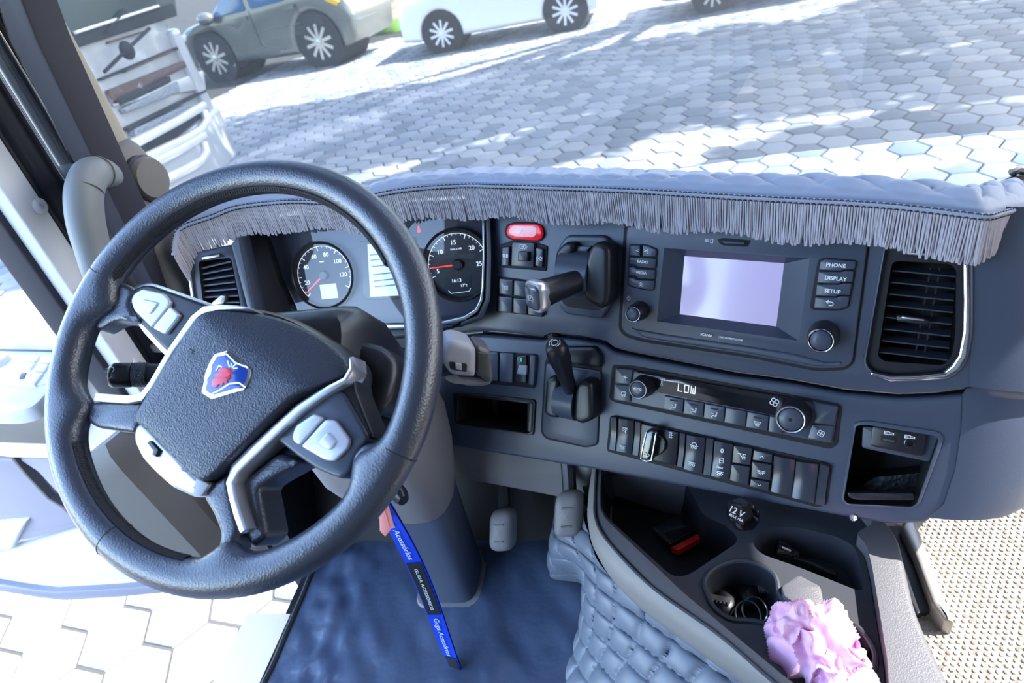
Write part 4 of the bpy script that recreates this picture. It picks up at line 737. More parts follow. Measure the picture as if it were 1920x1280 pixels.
# ---------------- air vents
v2 = thing('air_vent', 'large right-hand air vent with chrome edge beside the radio', 'air vent', S.hit(1720, 580), 'dashboard air vents')
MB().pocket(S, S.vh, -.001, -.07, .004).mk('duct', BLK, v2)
inner = fillet(S.poly(Zp(Z5, [(560, 490), (880, 508), (912, 545), (905, 900), (890, 1005), (850, 1062), (520, 1040), (482, 1015), (490, 960)]), -.004), .008)
MB().slab(S, fillet(S.poly(vo, -.002), .012, 4), -.05, -.004, 0, holes=[inner]).mk('frame', PLB, v2)
MB().slab(S, fillet(S.poly(Zp(Z5, [(515, 375), (396, 1052), (430, 1112), (545, 1160), (865, 1146), (962, 1070), (1002, 900), (1002, 390)]), .005), .013, 4), -.002, .005, .003, holes=[fillet(S.poly(Zp(Z5, [(530, 375), (412, 1048), (445, 1095), (548, 1128), (850, 1110), (925, 1050), (955, 900), (955, 390)]), .005), .012, 4)]).mk('outer_rim', PLA, v2, 50)
cp = [(962, 505), (968, 700), (966, 880), (945, 1010), (905, 1075), (850, 1118), (700, 1132), (550, 1136), (440, 1102)]
strip('chrome_trim', S, [(*Zp(Z5, [q])[0], w_) for q, w_ in zip(cp, (9, 10, 11, 13, 14, 13, 11, 11, 4))], .003, .0085, CHR, v2, .0025)
for i in range(8):
    x0, y0, x1, y1 = 565-10.5*i, 545+63.5*i, 908-6*i, 578+65*i; pa, pb = Zp(Z5, [(x0, y0)])[0], Zp(Z5, [(x1, y1)])[0]
    A, B = S.hit(*pa, -.012), S.hit(*pb, -.012); m = MB(); e = -S.n*.016+S.v*.004; t_ = S.v*.0008
    m.rings([[A+t_, B+t_], [A+e*.0+t_*0, B]], close=False); m = MB(); m.box((A+B)/2+e/2, (B-A), e, t_*2); m.mk('slat', M('slat_edge', (.035, .045, .06), .35) if i == 0 else bpy.data.materials['slat_edge'], v2)
for x0 in (770, 820): 
    A, B = S.hit(*Zp(Z5, [(x0, 525)])[0], -.03), S.hit(*Zp(Z5, [(x0-85, 1010)])[0], -.03); MB().box((A+B)/2, (B-A), -S.n*.014, S.h*.0016).mk('vane', PLB, v2)
tb_ = slab('slider_tab', S, Zp(Z5, [(582, 788), (612, 786), (745, 805), (768, 822), (750, 842), (585, 822)]), -.016, -.002, PLB, v2, .002, .002); strip('tab_highlight', S, [(*Zp(Z5, [(612, 800)])[0], 3), (*Zp(Z5, [(735, 815)])[0], 3)], -.003, -.0012, SIL, v2, .0004)
cw = slab('control_wheel', S, Zp(Z5, [(632, 425), (870, 440), (885, 486), (612, 466)]), -.01, .002, PLB, v2, .003, .003); strip('slider_mark', S, [(*Zp(Z5, [(645, 450)])[0], 3.5), (*Zp(Z5, [(785, 459)])[0], 3.5)], .0015, .0028, SIL, v2, .0003); strip('slider_mark', S, [(*Zp(Z5, [(812, 460)])[0], 6), (*Zp(Z5, [(830, 461)])[0], 6)], .0015, .0028, PRT, v2, .0003)
VL = yawplane(405, 520, 1.06, -14, 22)
v1 = thing('air_vent', 'small left-hand air vent behind the steering wheel', 'air vent', VL.o, 'dashboard air vents')
h1 = fillet(VL.poly(Zp(Z2, [(150, 610), (330, 590), (385, 860), (175, 830)]), 0), .006)
MB().slab(VL, fillet(VL.poly(Zp(Z2, [(88, 568), (320, 520), (350, 540), (425, 900), (130, 860)]), 0), .01), -.04, 0, .004, holes=[h1]).mk('frame', PLA, v1, 50); MB().pocket(VL, h1, 0, -.05, .003).mk('duct', BLK, v1)
strip('chrome_trim', VL, [(*Zp(Z2, [q])[0], 6) for q in ((95, 600), (102, 680), (118, 800), (128, 850))], -.002, .005, CHR, v1, .001)
for i in range(7):
    pa, pb = Zp(Z2, [(158+4*i, 652+31*i)])[0], Zp(Z2, [(328+8*i, 612+37*i)])[0]; A, B = VL.hit(*pa, -.006), VL.hit(*pb, -.006); e = -VL.n*.02+VL.v*.006; MB().box((A+B)/2+e/2, (B-A), e, VL.v*.0024).mk('slat', PLA, v1)
slab('slider_tab', VL, Zp(Z2, [(225, 835), (275, 795), (300, 800), (290, 840), (230, 850)]), -.01, .004, SIL, v1, .001, .002); slab('control_wheel', VL, Zp(Z2, [(160, 585), (270, 565), (295, 585), (165, 608)]), -.01, .002, PLB, v1, .002, .002); strip('slider_mark', VL, [(*Zp(Z2, [(170, 595)])[0], 4), (*Zp(Z2, [(265, 578)])[0], 4)], .001, .003, SIL, v1, .0003)
slab('side_fillet', VL, Zp(Z2, [(325, 515), (375, 470), (470, 900), (425, 905)]), -.03, .012, PLA, v1, .004, .004)
# ================================================================== DASH MAT WITH FRINGE
MATQ = M('grey_blue_mat', (.27, .32, .43), .5, bump=('noise', 700, .15)); FRG = M('grey_fringe_cord', (.5, .48, .54), .5); BRD = M('pale_braid', (.36, .4, .52), .6, bump=('noise', 900, .4))
bpx = [(328, 476, K, .12), (330, 448, K, .115), (345, 424, K, .105), (400, 404, K, .09), (450, 386, K, .08), (540, 376, K, .07), (600, 377, K, .062), (660, 378, K, .06), (715, 362, K, .058), (780, 352, K, .056), (870, 346, K, .054), (930, 347, S, .05), (1000, 349, S, .045), (1100, 352, S, .045), (1200, 356, S, .045), (1300, 362, S, .045), (1400, 368, S, .045), (1500, 373, S, .045), (1600, 378, S, .045), (1700, 386, S, .045), (1800, 398, S, .045), (1848, 403, S, .042), (1872, 398, S, .02), (1895, 392, S, -.01), (1925, 387, S, -.05), (1960, 380, S, -.1)]
BP = [pl.hit(x, y, k) for x, y, pl, k in bpx]
def cat(P, t):
    n = len(P)-1; x = max(0, min(n-1e-6, t*n)); i = int(x); f = x-i; p0, p1, p2, p3 = P[max(i-1, 0)], P[i], P[i+1], P[min(i+2, n)]
    return .5*((2*p1)+(p2-p0)*f+(2*p0-5*p1+4*p2-p3)*f*f+(3*p1-p0-3*p2+p3)*f**3)
# arc-length table
TN = 600; TT = [cat(BP, i/TN) for i in range(TN+1)]; AL_ = [0]
for i in range(TN): AL_.append(AL_[-1]+(TT[i+1]-TT[i]).length)
def arc(s):
    s = max(0, min(AL_[-1], s)); lo, hi = 0, TN
    while hi-lo > 1:
        mid = (lo+hi)//2
        if AL_[mid] <= s: lo = mid
        else: hi = mid
    f = (s-AL_[lo])/max(1e-9, AL_[hi]-AL_[lo]); return TT[lo].lerp(TT[hi], f), (TT[hi]-TT[lo]).normalized()
mt = thing('dashboard_mat', 'quilted grey mat on the dashboard top with a hanging cord fringe', 'mat', (0, .95, 2.0))
LEN = AL_[-1]
prof = [(0, -.004, 0), (.004, .004, 0), (.014, .009, .3), (.03, .011, 1), (.05, .008, 1), (.075, -.006, 1), (.11, -.026, 1), (.16, -.052, 1), (.22, -.08, 1), (.3, -.115, .5)]
def matf(u, v):
    s = u*LEN; p, t = arc(s); bk_ = V((-t.y, t.x, 0)); bk_ = bk_.normalized() if bk_.length > .2 else V((0, 1, 0)); bk_ = (bk_*.35+V((.12, .95, 0))).normalized()
    x = v*(len(prof)-1); i = min(int(x), len(prof)-2); f = x-i; d_, z_, q_ = [prof[i][k]*(1-f)+prof[i+1][k]*f for k in range(3)]
    wr = max(.45, min(1, (s-.5)/.5)) if s > .3 else .4; d_ *= wr if d_ < .06 else 1
    a = (s*.9+d_)/.052; b = (s*.9-d_)/.052; pf = (abs(math.sin(PI*a))*abs(math.sin(PI*b)))**.3
    return p+bk_*d_+V((0, 0, z_+.009*q_*(pf-.5)))
MB().grid(matf, 420, 45).mk('quilted_pad', MATQ, mt, 60, fix=False)
m = MB(); m.tube([arc(LEN*i/260)[0]+V((0, -.003, -.001)) for i in range(261)], .0032, 8, flat=1.5); m.mk('edge_braid', BRD, mt)
m = MB(); nb = 420
for i in range(nb):
    p, t = arc(LEN*(i+.5)/nb); p = p+V((0, -.006, .003 if i % 2 else -.003)); m.tube([p-t*.0022, p+V((0, -.0012, .0012)), p+t*.0022], .0009, 4)
bs = m.mk('braid_stitches', THR, mt); bs['kind'] = 'stuff'
m = MB(); rnd = random.Random(11); nf = 440
for i in range(nf):
    s = LEN*(i+.5)/nf+rnd.uniform(-.0008, .0008); p, t = arc(s); fx = s/LEN
    if .2715 < fx < .2735*1.006: continue
    Lh = (.048 if fx < .3 else .05)+(.004*math.sin(s*40)+rnd.uniform(-.0022, .002)); sw_ = rnd.uniform(-.0016, .0016); o_ = V((-t.y, t.x, 0)); o_ = (o_ if o_.length > .1 else V((0, 1, 0))).normalized()*rnd.uniform(-.002, .0012)
    c = p+V((0, -.004, -.003))
    for e in (-.0011, .0011):
        m.tube([c+t*e, c+t*(e*1.3+sw_*.3)+o_*.4+V((0, 0, -Lh*.4)), c+t*(e*1.2+sw_*.8)+o_+V((0, 0, -Lh*.8)), c+t*(sw_+e*.5)+o_+V((0, 0, -Lh))], [.00095, .00105, .00105, .00095], 5, caps=False)
fo = m.mk('fringe', FRG, mt, 80, fix=False); fo['kind'] = 'stuff'
m = MB(); m.rings([[arc(LEN*i/200)[0]+V((0, .003, -.002)) for i in range(201)], [arc(LEN*i/200)[0]+V((0, .004, -.02)) for i in range(201)]], close=False); m.mk('fringe_backing', THR, mt, fix=False)
# ================================================================== STEERING WHEEL
WC = at(437, 681, .656); wt = R(40.3); W0 = Pl(WC, (1, 0, 0), V((0, math.cos(wt), math.sin(wt))))
sw_t = thing('steering_wheel', 'black leather steering wheel with silver buttons and a blue crest', 'steering wheel', WC)
R0, r0 = .2085, .0182
N = 120; rs = []
spk = [W0.uv(*q) for q in ((190, 560), (150, 765), (430, 1045), (700, 880))]; spa = [math.atan2(b, a) for a, b in spk]
for i in range(N):
    t_ = 2*PI*i/N; e = W0.h*math.cos(t_)+W0.v*math.sin(t_); c = W0.o+e*R0; bul = sum(math.exp(-(((t_-s+PI) % (2*PI)-PI)/.1)**2) for s in spa)
    rs.append([c+e*math.cos(2*PI*k/24)*(r0*(1+(.9*bul if math.cos(2*PI*k/24) < 0 else 0)))+W0.n*math.sin(2*PI*k/24)*r0*1.02 for k in range(24)])
rs.append(rs[0]); MB().rings(rs).mk('rim', LEA, sw_t, 80)
def tor(t_, ph, rr=r0): e = W0.h*math.cos(t_)+W0.v*math.sin(t_); return W0.o+e*(R0+rr*math.cos(ph))+W0.n*rr*math.sin(ph)
for a0, a1 in ((28, 152), (203, 262)):
    m = MB()
    n_ = int((a1-a0)*1.15)
    for i in range(n_):
        t_ = R(a0+(a1-a0)*i/n_); d_ = R((a1-a0)/n_)
        for sgn in (1, -1): m.tube([tor(t_-d_*.3*sgn, R(148), r0*1.01), tor(t_+d_*.25*sgn, R(163), r0*1.09), tor(t_+d_*.75*sgn, R(178), r0*1.01)], .0017, 5)
    m.mk('stitching', THR, sw_t, 60)['kind'] = 'stuff'
for q in ((213, 1015), (770, 860), (205, 520)):
    a, b = W0.uv(*q); t_ = math.atan2(b, a); m = MB(); m.tube([tor(t_, 2*PI*k/24, r0*1.005) for k in range(24)], .0007, 5, closed=True); m.mk('leather_seam', BLK, sw_t)
# hub body
hub = W0.poly([(262, 792), (300, 690), (385, 575), (470, 572), (540, 590), (600, 625), (650, 670), (655, 705), (600, 760), (500, 860), (425, 905), (385, 925), (300, 890)], -.02)
MB().slab(W0, fillet(hub, .02), -.075, -.02, .012).mk('hub_body', PLB, sw_t)
ab = [(263, 787), (290, 740), (325, 683), (360, 628), (384, 594), (398, 584), (430, 581), (466, 582), (498, 587), (523, 594), (556, 608), (588, 627), (612, 645), (631, 663), (641, 680), (641, 694), (634, 706), (600, 725), (559, 745), (520, 782), (480, 823), (440, 864), (420, 884), (402, 898), (390, 902), (375, 896), (340, 862), (300, 822)]
abp = W0.poly(ab, .0); cx = sum(p[0] for p in abp)/len(abp); cy = sum(p[1] for p in abp)/len(abp)
q1, q2 = W0.uv(*Zp(Y1, [(520, 250)])[0]), W0.uv(*Zp(Y1, [(1010, 600)])[0]); rd = (V(q2)-V(q1)).normalized(); rn = V((-rd.y, rd.x))
if rn.dot(V(W0.uv(600, 640))-V(q1)) < 0: rn = -rn
def hgt(p): d_ = rn.dot(V(p)-V(q1)); x = max(0, d_+.008); return .012-.8*(x**2/(x+.025))+.0*d_
rs = []
for sc_, dk, sub in ((1.0, -.035, 1), (1.0, -.006, 0), (.995, -.003, 0), (.98, -.0008, 0), (.95, 0, 0), (.85, .0006, 0), (.7, .001, 0), (.5, .001, 0), (.3, .001, 0), (.1, .001, 0), (.0, .001, 0)):
    ring = []
    for p in fillet(abp, .004, 2):
        q = (cx+(p[0]-cx)*sc_, cy+(p[1]-cy)*sc_); ring.append(W0.P(q[0], q[1], hgt(q)+dk if not sub else hgt(q)+dk))
    rs.append(ring)
MB().rings(rs).mk('airbag_cover', LEB, sw_t, 50)
# emblem
pts = [(630, 436), (660, 462), (735, 515), (754, 540), (745, 585), (722, 640), (640, 662), (548, 690), (492, 655), (505, 610), (512, 560), (535, 500), (562, 455)]
ek = .0125
em = slab('emblem', W0, Zp(Y1, pts), ek-.004, ek+.002, CHR, sw_t, .001, .002)
BLU = M('emblem_blue', (.005, .05, .35), .2, coat=.8)
slab('blue_field', W0, Zp(Y1, [(622, 452), (655, 478), (722, 522), (738, 545), (728, 585), (705, 625), (635, 646), (552, 670), (512, 645), (522, 605), (530, 560), (550, 508), (572, 466)]), ek+.001, ek+.0024, BLU, em, .0004, .002)
m = MB(); line(m, W0, [W0.uv(*z, ek+.0026) for z in Zp(Y1, [(545, 665), (585, 645), (640, 610), (690, 605), (722, 628)])], .0012, ek+.0024); line(m, W0, [W0.uv(*z, ek+.0026) for z in Zp(Y1, [(512, 600), (540, 560), (548, 510), (575, 465), (625, 455), (670, 500), (735, 525)])], .0012, ek+.0024); m.mk('silver_arcs', CHR, em)
slab('griffin_head', W0, Zp(Y1, [(545, 622), (552, 590), (568, 575), (562, 560), (585, 552), (580, 535), (605, 525), (640, 528), (650, 545), (662, 552), (640, 562), (648, 580), (628, 590), (632, 606), (608, 604), (602, 620), (585, 612), (570, 628)]), ek+.002, ek+.0034, M('emblem_red', (.75, .02, .06), .3, coat=.6), em, .0004)
m = MB(); [line(m, W0, [W0.uv(*z, ek+.003) for z in Zp(Y1, q)], .0011, ek+.0026) for q in ([(640, 522), (630, 490)], [(648, 520), (650, 505)], [(655, 525), (672, 508)], [(662, 530), (680, 528)], [(600, 522), (585, 515), (570, 540)], [(575, 610), (600, 585)], [(590, 580), (625, 560)], [(560, 600), (580, 570)])]; m.mk('griffin_crown', SIL, em)
m = MB(); line(m, W0, [W0.uv(*z, .0131) for z in Zp(Y1, [(435, 428), (455, 440), (443, 450), (462, 455)])], .0012, .0128); m.mk('horn_symbol', BLK, sw_t)
# silver trims
strip('silver_trim', W0, [(*q, w_) for q, w_ in (((176, 744), 14), ((235, 748), 14), ((263, 744), 14), ((282, 720), 12), ((320, 655), 13), ((362, 596), 14), ((382, 580), 14), ((408, 575), 10), ((440, 575), 7), ((468, 577), 3))], -.02, .004, SIL, sw_t, .002)
strip('silver_trim', W0, [(*q, w_) for q, w_ in (((657, 668), 8), ((658, 690), 11), ((646, 712), 13), ((600, 738), 17), ((560, 765), 20), ((515, 806), 22), ((470, 848), 24), ((440, 878), 24), ((430, 905), 18), ((436, 935), 17), ((445, 965), 18), ((456, 996), 17))], -.025, .003, SIL, sw_t, .003)
# button pods
p1_ = slab('left_button_pod', W0, [(236, 560), (250, 540), (276, 531), (302, 540), (398, 574), (384, 590), (322, 668), (300, 648), (255, 600)], -.03, -.004, PLB, sw_t, .004, .008, seg=3)
slab('pod_edge', W0, [(232, 562), (246, 536), (276, 527), (310, 538), (410, 574), (330, 690), (262, 618)], -.034, -.01, SIL, sw_t, .003, .01)
def pb(n_, pts_, k, par, zm=Y1, mat=None, r_=.003): return slab(n_, W0, Zp(zm, pts_), k-.006, k, mat or SLB, par, .0018, r_, seg=3)
b1 = pb('rocker_button', [(124, 175), (140, 140), (185, 114), (298, 140), (330, 178), (322, 204), (232, 316), (140, 225)], .001, p1_); pb('centre_button', [(173, 192), (190, 166), (268, 184), (262, 200), (232, 240), (215, 246)], .003, b1)
pb('small_button', [(330, 205), (378, 248), (366, 270), (302, 352), (236, 318)], .001, p1_)
p2_ = slab('right_button_pod', W0, [(512, 820), (606, 735), (642, 730), (693, 822), (672, 842), (654, 888), (637, 898), (596, 882), (558, 856)], -.032, -.004, BTN, sw_t, .004, .008, seg=3)
pb('small_button', [(965, 880), (985, 828), (1082, 764), (1130, 788), (1008, 930), (975, 915)], .001, p2_); b2 = pb('rocker_button', [(1012, 936), (1140, 795), (1190, 798), (1266, 900), (1256, 946), (1190, 1012), (1140, 1010)], .001, p2_); pb('centre_button', [(1100, 915), (1152, 858), (1198, 910), (1178, 950), (1150, 956)], .003, b2)
slab('right_spoke_cover', W0, [(606, 735), (645, 712), (660, 690), (668, 735), (700, 815), (693, 824)], -.045, -.008, PLB, sw_t, .004, .004)
# spokes
def spoke(n_, pts_, k0, k1, mat): return slab(n_, W0, pts_, k0, k1, mat, sw_t, .006, .006, seg=3)
spoke('left_spoke', [(160, 752), (268, 756), (266, 785), (250, 812), (178, 802), (160, 790)], -.03, 0, LEA)
spoke('lower_spoke', [(377, 930), (398, 905), (426, 886), (434, 930), (448, 990), (430, 1040), (405, 1030), (412, 1000), (396, 960)], -.03, 0, LEA)
spoke('lower_spoke_inner', [(452, 900), (480, 880), (520, 848), (566, 866), (500, 902), (484, 915), (492, 960), (500, 1005), (470, 1030), (455, 1000), (462, 960)], -.05, -.012, LEA)
spoke('upper_left_spoke', [(160, 600), (205, 520), (240, 535), (250, 545), (240, 570), (262, 605), (215, 600), (180, 620)], -.022, 0, LEA)
spoke('right_spoke', [(660, 850), (680, 830), (720, 830), (735, 850), (720, 910), (680, 930), (652, 900)], -.03, 0, LEA)
# bottom insert
bi = slab('bottom_insert', W0, [(247, 806), (258, 790), (282, 803), (330, 850), (371, 893), (393, 907), (376, 931), (358, 932), (319, 914), (286, 884), (261, 857), (247, 826)], -.03, .004, SIL, sw_t, .007, .006, seg=3)
slab('thumb_key', W0, [(274, 829), (281, 825), (298, 843), (291, 857), (283, 852), (286, 846)], .002, .008, GLB, bi, .001, .001); slab('insert_end', W0, [(368, 894), (392, 908), (377, 930), (359, 930)], .0025, .0048, GRP, bi, .001, .002)
for q in ([(338, 878), (350, 872), (352, 880), (343, 884)], [(362, 912), (372, 906), (370, 916), (376, 918), (364, 920)]): slab('worn_patch', W0, q, .003, .0046, M('worn_grey', (.2, .21, .22), .5) if 'worn_grey' not in bpy.data.materials else bpy.data.materials['worn_grey'], bi, 0)
# ---------------- steering column
colm = thing('steering_column', 'steering column with dark shroud and grey-beige lower cover', 'steering column', (-.43, .72, FLZ))
ax = -W0.n; c0 = WC+ax*.05
def rrect(c, ux, uy, a, b, r_): return [V(c)+ux*x+uy*y for x, y in fillet(rect(-a, -b, a, b), r_, 4)]
rs = [rrect(WC+ax*k, W0.h, W0.v, a, b, .03) for k, a, b in ((.055, .05, .05), (.065, .085, .07), (.1, .1, .085), (.16, .1, .085), (.24, .09, .07))]; MB().rings(rs, cap0=True, cap1=True).mk('shroud', PLB, colm, 45)
slab('shroud_shoulder', W0, [(600, 630), (660, 634), (712, 645), (738, 668), (742, 700), (728, 750), (705, 780), (668, 760), (655, 690)], -.17, -.09, PLB, colm, .012, .01, seg=3)
e1 = V((-.43, .62, 1.86)); rs = []
for c, a, b in (((-.45, .72, 1.83), .075, .09), ((-.45, .7, 1.77), .092, .1), ((-.45, .7, 1.7), .09, .09), ((-.445, .705, 1.63), .075, .075), ((-.44, .71, 1.58), .06, .06)): rs.append([V(c)+V((x, y, (-.25*y))) for x, y in fillet(rect(-a, -b, a, b), .045, 4)])
MB().rings(rs, cap0=True, cap1=True).mk('lower_cover', BEI, colm, 50)
rs = []
for c, a, b in (((-.43, .72, 1.6), .05, .055), ((-.43, .715, 1.5), .05, .055), ((-.428, .705, 1.4), .052, .055), ((-.428, .7, FLZ+.004), .054, .056)): rs.append([V(c)+V((x, y, 0)) for x, y in fillet(rect(-a, -b, a, b), .03, 4)])
MB().rings(rs, cap1=True).mk('shaft_boot', PLA, colm, 50); MB().rings([[V((-.428, .7, z))+V((x, y, 0)) for x, y in fillet(rect(-a, -a, a, a), .03, 4)] for a, z in ((.054, FLZ+.012), (.062, FLZ+.012), (.066, FLZ+.002))], cap1=False).mk('boot_flange', BEI, colm, 60)
# stalks
ls = thing('turn_signal_stalk', 'black indicator stalk left of the wheel hub', 'stalk', at(300, 700, .74)); A, B = at(330, 700, .745), at(206, 704, .73); d_ = B-A
up_ = W0.n
MB().tube([A, A+d_*.3, A+d_*.55, A+d_*.6], [.011, .0125, .0135, .0135], 16, flat=.8, up=up_).mk('stem', PLB, ls, 60); MB().tube([A+d_*.42, A+d_*.43, A+d_*.64, A+d_*.65], [.013, .0142, .0142, .013], 24, flat=.85, up=up_).mk('twist_collar', M('ribbed_black', (.02, .022, .028), .5, bump=('voronoi', 500, 1.0)), ls, 40); MB().tube([A+d_*.66, A+d_*.68, A+d_*.92, A+d_*.99, A+d_*1.0], [.013, .0145, .015, .0125, .008], 16, flat=.8, up=up_).mk('end_grip', PLB, ls, 60)
lp = Pl(A+d_*.8+W0.n*.0125, -d_.normalized(), W0.n.cross(-d_.normalized())); lp = Pl(lp.o, W0.h, W0.v)
m = MB(); line(m, lp, [(-.004+.004*math.cos(R(q)), .004+.003*math.sin(R(q))) for q in range(-90, 91, 30)], .0007, .001); [line(m, lp, [(-.012, .002+j*.002), (-.006, .002+j*.002)], .0006, .001) for j in range(3)]; line(m, lp, [(-.008, -.004), (-.005, -.002), (-.002, -.004), (-.005, -.006)], .0007, .001, closed=True); m.mk('printed_symbols', PRT, ls)
rsn = thing('gear_selector_stalk', 'pale grey ended selector stalk right of the steering wheel', 'stalk', at(800, 690, .8)); A = at(745, 705, .78); HP = Pl(at(872, 682, .77), CR*.96+CF*.28, CU*.93-CF*.37)
MB().tube([A, at(800, 690, .78), at(850, 684, .775)], [.013, .0125, .0115], 16).mk('stem', PLB, rsn, 60)
slab('grey_head', HP, Zp(Z7, [(125, 330), (150, 255), (205, 190), (260, 172), (380, 192), (415, 230), (412, 300), (395, 420), (380, 462), (200, 466), (165, 425), (135, 370)]), -.03, .01, GRP, rsn, .009, .006, seg=4)
slab('head_underside', HP, Zp(Z7, [(150, 420), (200, 470), (390, 465), (500, 430), (515, 505), (420, 535), (290, 545), (190, 490)]), -.032, -.002, M('grey_shell', (.16, .165, .18), .45), rsn, .008, .006, seg=3)
slab('collar', HP, Zp(Z7, [(400, 225), (430, 190), (530, 225), (530, 460), (500, 500), (395, 440), (390, 400)]), -.03, .004, M('grey_shell_dark', (.09, .09, .095), .4), rsn, .006, .004, seg=3); slab('collar_window', HP, Zp(Z7, [(422, 245), (510, 252), (500, 450), (405, 425)]), .002, .0062, M('olive_grey_insert', (.06, .06, .055), .4), rsn, .001, .002)
k_ = slab('slider', HP, Zp(Z7, [(188, 345), (328, 350), (318, 418), (186, 408)]), .009, .0112, BLK, rsn, .0005, .002); slab('slider_key', HP, Zp(Z7, [(232, 352), (285, 354), (280, 408), (232, 404)]), .0105, .0135, GRP, k_, .001, .001)
# key and lanyard
kf = thing('ignition_key', 'black key grip in the column lock below the wheel rim', 'key', at(745, 925, .86)); A = at(716, 880, .88); B = at(757, 938, .85)
MB().tube([A, A.lerp(B, .5), A.lerp(B, .85), B], [.014, .016, .016, .011], 14, flat=.7, up=CR).mk('key_grip', PLB, kf, 60); MB().tube([at(700, 925, .885), at(724, 968, .86)], [.006, .005], 8).mk('key_ring', SIL, kf)
ly = thing('lanyard', 'blue fabric lanyard with white lettering hanging from the ignition key', 'lanyard', at(725, 960, .86)); BL = M('lanyard_blue', (.005, .05, .62), .55, bump=('noise', 1200, .2)); LBK = M('lanyard_black', (.012, .014, .02), .5); LTX = M('lanyard_print', (.55, .66, .72), .6)
T0 = at(716, 945, .855); zb = None
for i in range(400):                                    # hang straight down until it reaches the photographed end
    z_ = T0.z-i*.002; q = proj(V((T0.x, T0.y, z_)))
    if q and q[1] > 1262: zb = z_; break
LH = T0.z-(zb or T0.z-.35); hv = V((.86, -.32, 0)).normalized(); LP = Pl(T0, hv, (0, 0, 1))
def lanf(u, v, off=0, wd=.0128): tw = .5*math.sin(v*3.2+.3); c = T0+V((.004*math.sin(v*5), off+.004*math.sin(v*4), -LH*v)); h_ = V((math.cos(tw-.35), math.sin(tw-.35)*.6, 0)).normalized(); return c+h_*(u-.5)*2*wd*(1.0)
MB().grid(lambda u, v: lanf(u, v, .004), 4, 40).mk('back_strap', BL, ly, 60); ob = MB().grid(lambda u, v: lanf(u, v, 0), 4, 40); ob.mk('front_strap', BL, ly, 60)
m = MB(); m.grid(lambda u, v: lanf(u, .985+.015*v, .004-.004*u, .0128), 3, 3); m.mk('fold', BL, ly)
MB().grid(lambda u, v: lanf(.08+.84*u, .3+.3*v, -.0012), 3, 14).mk('black_print_field', LBK, ly); MB().grid(lambda u, v: lanf(.08+.84*u, .87+.115*v, -.0012), 3, 6).mk('black_print_field', LBK, ly)
def latext(body, v0, v1, h, mat):
    cu = bpy.data.curves.new('t', 'FONT'); cu.body = body; cu.size = h/.72; cu.align_x = 'CENTER'; cu.align_y = 'CENTER'; cu.resolution_u = 2; cu.offset = .0002; o_ = bpy.data.objects.new('t', cu); me = bpy.data.meshes.new_from_object(o_); bpy.data.objects.remove(o_)
    xs = [v.co.x for v in me.vertices]; x0, x1 = min(xs), max(xs)
    for v in me.vertices: f = (v.co.x-x0)/(x1-x0); v.co = lanf(.5+v.co.y/(2*.0128), v0+(v1-v0)*f, -.002)-ORG[ly.name]
    me.materials.clear(); me.materials.append(mat); o2 = bpy.data.objects.new('lettering', me); COL.objects.link(o2); o2.parent = ly
latext('Guga Acessórios', .04, .28, .009, LTX); latext('GUGA ACESSÓRIOS', .33, .57, .005, LTX); latext('Guga Acessórios', .62, .86, .009, LTX)
PNK = M('salmon_tag', (.85, .32, .3), .5); tg = thing('key_tag', 'salmon pink plastic key tag above the blue lanyard', 'tag', at(722, 975, .85)); TP = Pl(at(722, 975, .848), CR, CU); slab('tag_plate', TP, [(711, 948), (727, 944), (738, 986), (722, 1006), (712, 995)], -.003, 0, PNK, tg, .0008, .001); strip('tag_fold', TP, [(719, 950, 2), (729, 988, 2)], -.001, .0012, PNK, tg, .0003)
# ================================================================== FOOTWELL
struct(MB().add([(-.76, .78, FLZ+.002), (-.12, .78, FLZ+.002), (-.12, .99, FLZ+.32), (-.76, .99, FLZ+.32)], [(0, 1, 2, 3)]).mk('wall_toe_board', BLK), 'sloping toe board behind the pedals, blackened as footwell shadow')  # near-black colour puts the footwell shadow into the board
fm = thing('floor_mat', 'dark navy vinyl floor mat with glossy wrinkles in the footwell', 'mat', (-.45, .5, FLZ))
def mf(u, v):
    x = -.728+.562*u; y = .05+.75*v; w_ = .006*noise.noise(V((x*9, y*5, 0)))+.005*noise.noise(V((x*22+y*8, y*14, 3))); w_ += .009*math.exp(-((u-.12)/.12)**2)*noise.noise(V((x*30, y*22, 7))); return V((x, y, FLZ+.009+w_))
MB().grid(mf, 90, 130).mk('vinyl_sheet', VIN, fm, 80, fix=False)
MB().tube([mf(0, i/60)+V((-.004, 0, 0)) for i in range(61)], .006, 8).mk('edge_binding', SEAL, fm); MB().tube([mf(1, i/60)+V((0, 0, .002)) for i in range(57)], .006, 8).mk('edge_binding', PLA, fm); MB().tube([mf(1, 56/60)+V((0, 0, .002)), V((-.23, .755, FLZ+.014)), V((-.235, .9, FLZ+.06))], .006, 8).mk('edge_binding', PLA, fm)
def pedal(name, label, px, py, d, sz, rot):
    c = at(px, py, d); t = thing(name, label, 'pedal', c, 'pedals'); PP = Pl(c, V((math.cos(rot), -math.sin(rot)*.3, .1)), V((.1, .55, .8))); p = fillet(rect(-.024*sz, -.042*sz, .026*sz, .04*sz), .02*sz, 5)
    rs = [[PP.P(a*f, b*f, k) for a, b in p] for f, k in ((.9, -.02), (1, -.012), (1.02, 0), (.95, .01), (.75, .016), (.4, .019), (.02, .02))]; MB().rings(rs, cap0=True).mk('pad', BEI, t, 60)
    m = MB()
    for b in (-.018, .015): line(m, PP, [(-.008*sz, b*sz), (.008*sz, b*sz)], .003, .0185, .002)
    m.mk('tread_mark', BED, t); MB().tube([PP.P(0, .01, -.015), c+V((0, .06, .03)), c+V((0, .12, .12)), c+V((0, .16, .25))], .012, 8).mk('arm', PLB, t)
